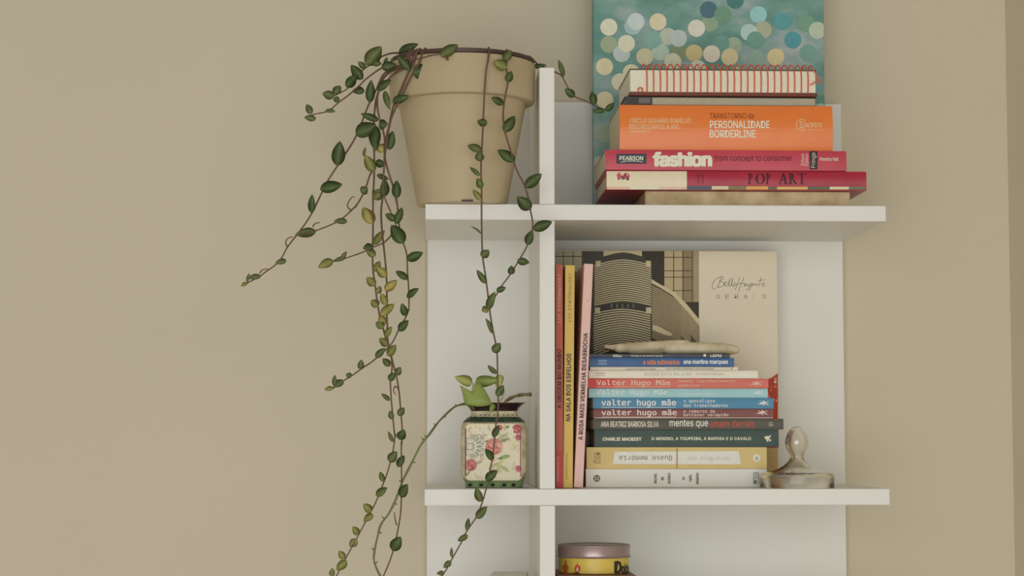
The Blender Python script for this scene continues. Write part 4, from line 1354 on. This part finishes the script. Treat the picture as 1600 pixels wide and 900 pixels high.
vs.part('rose_print', (pr.v, pr.q), attr_mat('vase_print', 0.1, 0.22), parent=vb, colors=[tuple(max(0.02, min(0.88, (q - 0.55) * 1.12 + 0.52)) for q in c) for c in pr.c], label='printed roses and lace')
# dark beads on shoulder and foot
bd = []
for xq_ in (180, 300, 425, 550, 650):
    a = QX(xq_, 815)
    bd.append(Face(VZ_Y - hw * .8 * .90, lift=0.0006).disc(a[0], a[1], 3.4, 9, 0.0, 2.6))
vs.part('foot_dots', join(*bd), ink((34, 30, 28), 0.7), parent=vb)
bd = []
for j in range(11):
    a = QX(190 + j * 50, 60 + (18 if j < 2 else 0))
    bd.append(Face(VZ_Y - hw * .8 * .73, lift=0.0006).disc(a[0], a[1], 1.0, 7))
vs.part('neck_dots', join(*bd), ink((34, 30, 28), 0.7), parent=vb)
vs.o.rotation_euler = (0, 0, math.radians(-2.5))

# cuttings standing in the vase
cut = Thing('plant_cutting', 'young plant cutting with broad light green leaves in the flowered vase', 'plant cutting', (vcx, VZ_Y, zv_(640)))
CY = VZ_Y - 0.004
st = [P(766, 650, CY), P(768, 636, CY), P(762, 628, CY), P(752, 615, CY - .004), P(741, 602, CY - .006)]
stem = cut.part('stem', tube(smooth_path(st, 4), 0.0011, 6), M_STEMG, smooth=True)


def cut_leaf(c, bx, by, tx, ty, w, kind, Y, dy, curl, roll=0.0, shape=0.6):
    b_, t_ = crop(c, bx, by), crop(c, tx, ty)
    V, Fs = leaf_geo(P(b_[0], b_[1], Y), P(t_[0], t_[1], Y + dy), w / CR[c][2] * Y / F, curl, roll, shape)
    cut.part('leaf', (V, Fs), LEAF[kind], parent=stem, smooth=True)


# heart-shaped leaf: outline traced as a bent blade
hv = [(165, 380), (200, 395), (260, 430), (325, 465), (350, 455), (360, 430), (362, 390), (380, 345), (420, 330), (470, 375), (520, 440), (560, 510), (600, 590), (622, 640), (560, 662), (480, 676), (400, 676), (320, 660), (240, 648), (222, 590), (205, 500), (185, 430)]
cpt = (400, 545)


def blade(pts, c, Y, bulge, th=0.0009):
    cen = crop('T', *c)
    Rm = max(math.hypot(a - c[0], b_ - c[1]) for a, b_ in pts)
    top, n = [], len(pts)
    for s in (1.0, 0.66, 0.33):
        for a, b_ in pts:
            q = crop('T', c[0] + (a - c[0]) * s, c[1] + (b_ - c[1]) * s)
            lean = (b_ - c[1]) * s / Rm * 0.006
            top.append(P(q[0], q[1], Y - bulge * (1 - s * s) - lean))
    top.append(P(cen[0], cen[1], Y - bulge))
    Fs = []
    for r_ in range(2):
        for j in range(n):
            q = (j + 1) % n
            Fs.append((r_ * n + j, (r_ + 1) * n + j, (r_ + 1) * n + q, r_ * n + q))
    for j in range(n):
        Fs.append((2 * n + j, 3 * n, 2 * n + (j + 1) % n))
    m_ = len(top)
    V = top + [p + Vector((0, th, 0)) for p in top]
    Fb = [tuple(i + m_ for i in reversed(f)) for f in Fs]
    rim = [(j, (j + 1) % n, (j + 1) % n + m_, j + m_) for j in range(n)]
    return V, Fs + Fb + rim


cut.part('leaf', blade(hv, cpt, CY - 0.038, 0.004), LEAF['p'], parent=stem, smooth=True)
cut_leaf('T', 340, 350, 92, 262, 165, 'q', CY - 0.02, -0.004, .12)
cut_leaf('T', 385, 335, 735, 300, 170, 'p', CY - 0.012, -0.006, .1)
cut_leaf('T', 735, 228, 700, 440, 130, 'q', CY - 0.016, -0.004, .1)
cut_leaf('T', 640, 640, 590, 760, 90, 'p', CY - 0.036, -0.006, .1)
cut.part('petiole', tube(smooth_path([P(*crop('T', 700, 640), CY), P(*crop('T', 770, 540), CY - .01), P(*crop('T', 790, 460), CY - .014), P(*crop('T', 765, 400), CY - .016)], 4), 0.0007, 5), LEAF['q'], parent=stem, smooth=True)
cut.part('petiole', tube(smooth_path([P(*crop('T', 355, 340), CY - .018), P(*crop('T', 350, 400), CY - .026), P(*crop('T', 335, 465), CY - .036)], 4), 0.0007, 5), LEAF['q'], parent=stem, smooth=True)

stub = Thing('plant_cutting', 'bare brown stem stub resting over the right lip of the vase', 'plant cutting', (vcx + 0.01, VZ_Y, zv_(640)))
sp = smooth_path([P(*crop('T', 700, 800), CY), P(*crop('T', 800, 620), CY + .004), P(*crop('T', 900, 550), CY + .004), P(*crop('T', 1000, 518), CY + .004), P(*crop('T', 1090, 508), CY + .004), P(*crop('T', 1165, 508), CY + .004)], 4)
s_ = stub.part('stem', tube(sp, [0.0020 + 0.0003 * math.sin(i * 1.1) for i in range(len(sp))], 8), mat('brown_green_stub', (112, 98, 66), 0.6, 0.3, 120, 0.3, 200), smooth=True)
stub.part('node', tube([sp[-1] - Vector((0.002, 0, 0)), sp[-1], sp[-1] + Vector((0.001, 0, 0))], [0.0018, 0.0026, 0.0016], 8), M_STEM, parent=s_, smooth=True)
stub.part('node', tube([sp[12] - Vector((0.001, 0, 0)), sp[12], sp[12] + Vector((0.001, 0, 0))], [0.0018, 0.0026, 0.0018], 8), M_STEM, parent=s_, smooth=True)

runner = Thing('trailing_cutting', 'long bare green stem arching from the vase lip down the left side', 'plant cutting', (vcx - 0.03, VZ_Y - 0.02, zv_(640)))
rp = [crop('T', 420, 780), crop('T', 330, 670)] + [crop('G', x, y) for x, y in ((145, 335), (110, 340), (70, 360), (0, 425))] + [crop('D', 740, 755), crop('D', 690, 825)] + \
     [crop('E', x, y) for x, y in ((685, 10), (640, 70), (575, 200), (525, 300), (485, 410), (440, 500), (390, 570), (370, 640), (350, 730), (345, 800), (370, 870), (400, 920))]
n = len(rp)
pts = [P(p[0], p[1], (VZ_Y - 0.01) + (2.43 - VZ_Y) * min(1, i / 7)) for i, p in enumerate(rp)]
path = smooth_path(pts, 4)
st = runner.part('stem', tube(path, [0.0013 + 0.0002 * math.sin(i * .8) for i in range(len(path))], 7), mat('olive_runner', (100, 104, 62), 0.5, 0.2, 80), smooth=True)
for i in range(14, len(path) - 2, 5):
    sgn = 1 if (i // 5) % 2 else -1
    d = (path[i + 1] - path[i]).normalized().cross(Vector((0, 1, 0))) * sgn
    runner.part('node', tube([path[i], path[i] + d * 0.002, path[i] + d * 0.0042 + Vector((0, 0, .0006))], [0.0015, 0.001, 0.0005], 5), M_STEMG, parent=st, smooth=True)

# ------------------------------------------------------------------ glass stopper
GY = 2.5105
gk = GY / F / 8.18
gcx = P(1245, 720, GY).x
gz = Z_LO1 + 0.0003


def gh(y):
    return gz + (842 - y) * gk


outer = [(470, 842), (474, 836), (476, 700), (468, 674), (446, 654), (405, 643), (330, 630), (250, 606), (180, 570), (125, 525), (92, 485), (80, 455), (84, 430), (104, 395), (132, 345), (148, 295), (150, 255), (140, 205), (118, 155), (88, 108), (52, 78), (20, 67), (1, 65)]
inner = [(440, 842), (436, 830), (434, 715), (420, 694), (385, 682), (310, 668), (225, 640), (150, 598), (98, 550), (62, 500), (46, 462), (50, 430), (74, 392), (102, 345), (118, 295), (120, 255), (112, 212), (94, 168), (66, 128), (34, 104), (1, 98)]
prof = [(r * gk, gh(y)) for r, y in inner[::-1]] + [(r * gk, gh(y)) for r, y in outer]
m = bpy.data.materials.new('clear_glass')
m.use_nodes = True
b = m.node_tree.nodes['Principled BSDF']
b.inputs['Base Color'].default_value = (0.99, 0.97, 0.92, 1)
b.inputs['Roughness'].default_value = 0.02
b.inputs['Transmission Weight'].default_value = 1.0
b.inputs['IOR'].default_value = 1.45
nz_ = m.node_tree.nodes.new('ShaderNodeTexNoise')
nz_.inputs['Scale'].default_value = 60
bp = m.node_tree.nodes.new('ShaderNodeBump')
bp.inputs['Strength'].default_value = 0.06
bp.inputs['Distance'].default_value = 0.002
m.node_tree.links.new(nz_.outputs['Fac'], bp.inputs['Height'])
m.node_tree.links.new(bp.outputs['Normal'], b.inputs['Normal'])
V, Fs = lathe(prof, gcx, GY, 64)
o = single('glass_lid', (V, Fs), m, 'clear glass jar lid with egg-shaped knob, right of the book stack', 'glass lid', (gcx, GY, gz), smooth=True)
o.data.set_sharp_from_angle(angle=math.radians(50))

# ------------------------------------------------------------------ lower compartment
TY = 2.552
tcx = P(928, 870, TY).x
tk = TY / F
zt1, zt0 = P(928, 850, TY).z, P(928, 899, TY).z
# brown book the tin stands on
bx0, bx1 = P(872, 905, 2.49).x, P(994, 905, 2.49).x
zbk = Z_B1 + 0.0003
bk = Thing('hardback_book', 'reddish brown hardback lying under the yellow tin', 'book', ((bx0 + bx1) / 2, 2.49 + .06, zbk))
mc = mat('reddish_cover', (120, 84, 66), 0.5)
zt0 = P(928, 899.6, TY - 0.06).z
bk.part('cover', join(box(bx0, bx1, 2.492, 2.62, zbk, zbk + .003), box(bx0, bx1, 2.492, 2.62, zt0 - .003, zt0), box(bx0, bx1, 2.489, 2.4919, zbk, zt0)), mc)
bk.part('pages', box(bx0 + .003, bx1 - .003, 2.4922, 2.617, zbk + .0031, zt0 - .0031), M_PAGES)
tin = Thing('game_tin', 'round yellow game tin with a mauve metal lid beneath the lower shelf', 'tin', (tcx, TY, zt0 + .0003))
zt0 += .0003
r = 56 * tk
M_TIN = mat('yellow_tin', (196, 172, 78), 0.35, 0.08, 60)
M_LID = mat('mauve_metal', (150, 132, 130), 0.32, 0.05, 60, metal=0.55)
o = tin.part('body', lathe([(r - .0025, zt0), (r - .0012, zt0 + .001), (r - .0012, zt1 - .004), (r - .003, zt1 - .003)], tcx, TY, 72), M_TIN, smooth=True)
o.data.set_sharp_from_angle(angle=math.radians(40))
zl0 = P(928, 873, TY - r).z
lid = tin.part('lid', lathe([(r - .001, zl0 + .0008), (r + .0008, zl0), (r + .0014, zl0 + .0008), (r + .0008, zl0 + .0018), (r, zl0 + .0022), (r, zt1 - .003), (r + .0006, zt1 - .002), (r + .0003, zt1 - .0006), (r - .0015, zt1), (r - .004, zt1 - .0006), (r - .006, zt1 - .0014), (r * .6, zt1 - .0016), (r * .58, zt1 - .0006), (r * .2, zt1 - .0006)], tcx, TY, 72), M_LID, smooth=True)
lid.data.set_sharp_from_angle(angle=math.radians(40))


def on_tin(x, y, lift=0.0003):
    """photo pixel to the curved front of the tin"""
    R = r - .0012 + lift
    Yv = TY - R
    for _ in range(6):
        p = P(x, y, Yv)
        dx = max(-R * .999, min(R * .999, p.x - tcx))
        Yv = TY - math.sqrt(R * R - dx * dx)
    p = P(x, y, Yv)
    return p


def tin_poly(pts, lift=0.0003):
    return [on_tin(x, y, lift) for x, y in pts], [tuple(range(len(pts)))]


def tin_text(s, bx, bold):
    v, f = text_geo(s, 'sans', bold)
    return [on_tin(bx[0] + p[0] * (bx[2] - bx[0]), bx[3] - p[1] * (bx[3] - bx[1]), 0.0003 + (p[2] if len(p) > 2 else 0)) for p in v], f


put(tin, o, join(tin_text('D', (961, 877.5, 970.5, 895), .05), tin_text('o', (971.5, 885, 976, 895.5), .05), tin_text('b', (976.8, 881, 980, 895), .04), tin_text('b', (980.6, 882, 982.6, 895), .03)), (48, 44, 34))
TQ = lambda pts: [(860 + x / 8.18, 790 + y / 8.18) for x, y in pts]
put(tin, o, tin_poly(TQ([(345, 722), (352, 760), (372, 775), (385, 770), (382, 810), (368, 848), (345, 858), (320, 845), (308, 810), (318, 770), (335, 760)])), (176, 62, 40), 'flame_print')
put(tin, o, tin_poly(TQ([(345, 775), (358, 810), (356, 840), (343, 852), (330, 838), (330, 810)]), .0005), (212, 170, 150), 'flame_core')
put(tin, o, join(tin_poly(TQ([(275, 862), (340, 845), (395, 880), (390, 888), (340, 862), (285, 868)]), .0006), tin_poly(TQ([(330, 862), (342, 862), (342, 892), (330, 892)]), .0006)), (74, 48, 30), 'log_print')
put(tin, o, join(tin_poly(TQ([(192, 700), (208, 715), (204, 742), (222, 760), (230, 815), (222, 820), (214, 800), (216, 850), (224, 890), (162, 890), (170, 850), (172, 800), (160, 815), (152, 808), (166, 755), (182, 742), (178, 715)]))), (164, 90, 42), 'figure_print')

# pale box in the lower left compartment
bt = P(800, 896, 2.55).z
x0, x1 = P(768, 896, 2.54).x, P(824, 896, 2.54).x
bxo = Thing('storage_box', 'small pale beige lidded box at the foot of the left compartment', 'box', ((x0 + x1) / 2, 2.55, Z_B1 + .0003))
MB_ = mat('beige_card', (214, 206, 190), 0.7, 0.06, 40)
bxo.part('body', box(x0 + .001, x1 - .001, 2.502, 2.588, Z_B1 + .0003, bt - .012, .0006), MB_)
bxo.part('lid', box(x0, x1, 2.501, 2.589, bt - .0118, bt, .0008), MB_)
bxo.o.rotation_euler = (0, 0, math.radians(-5))
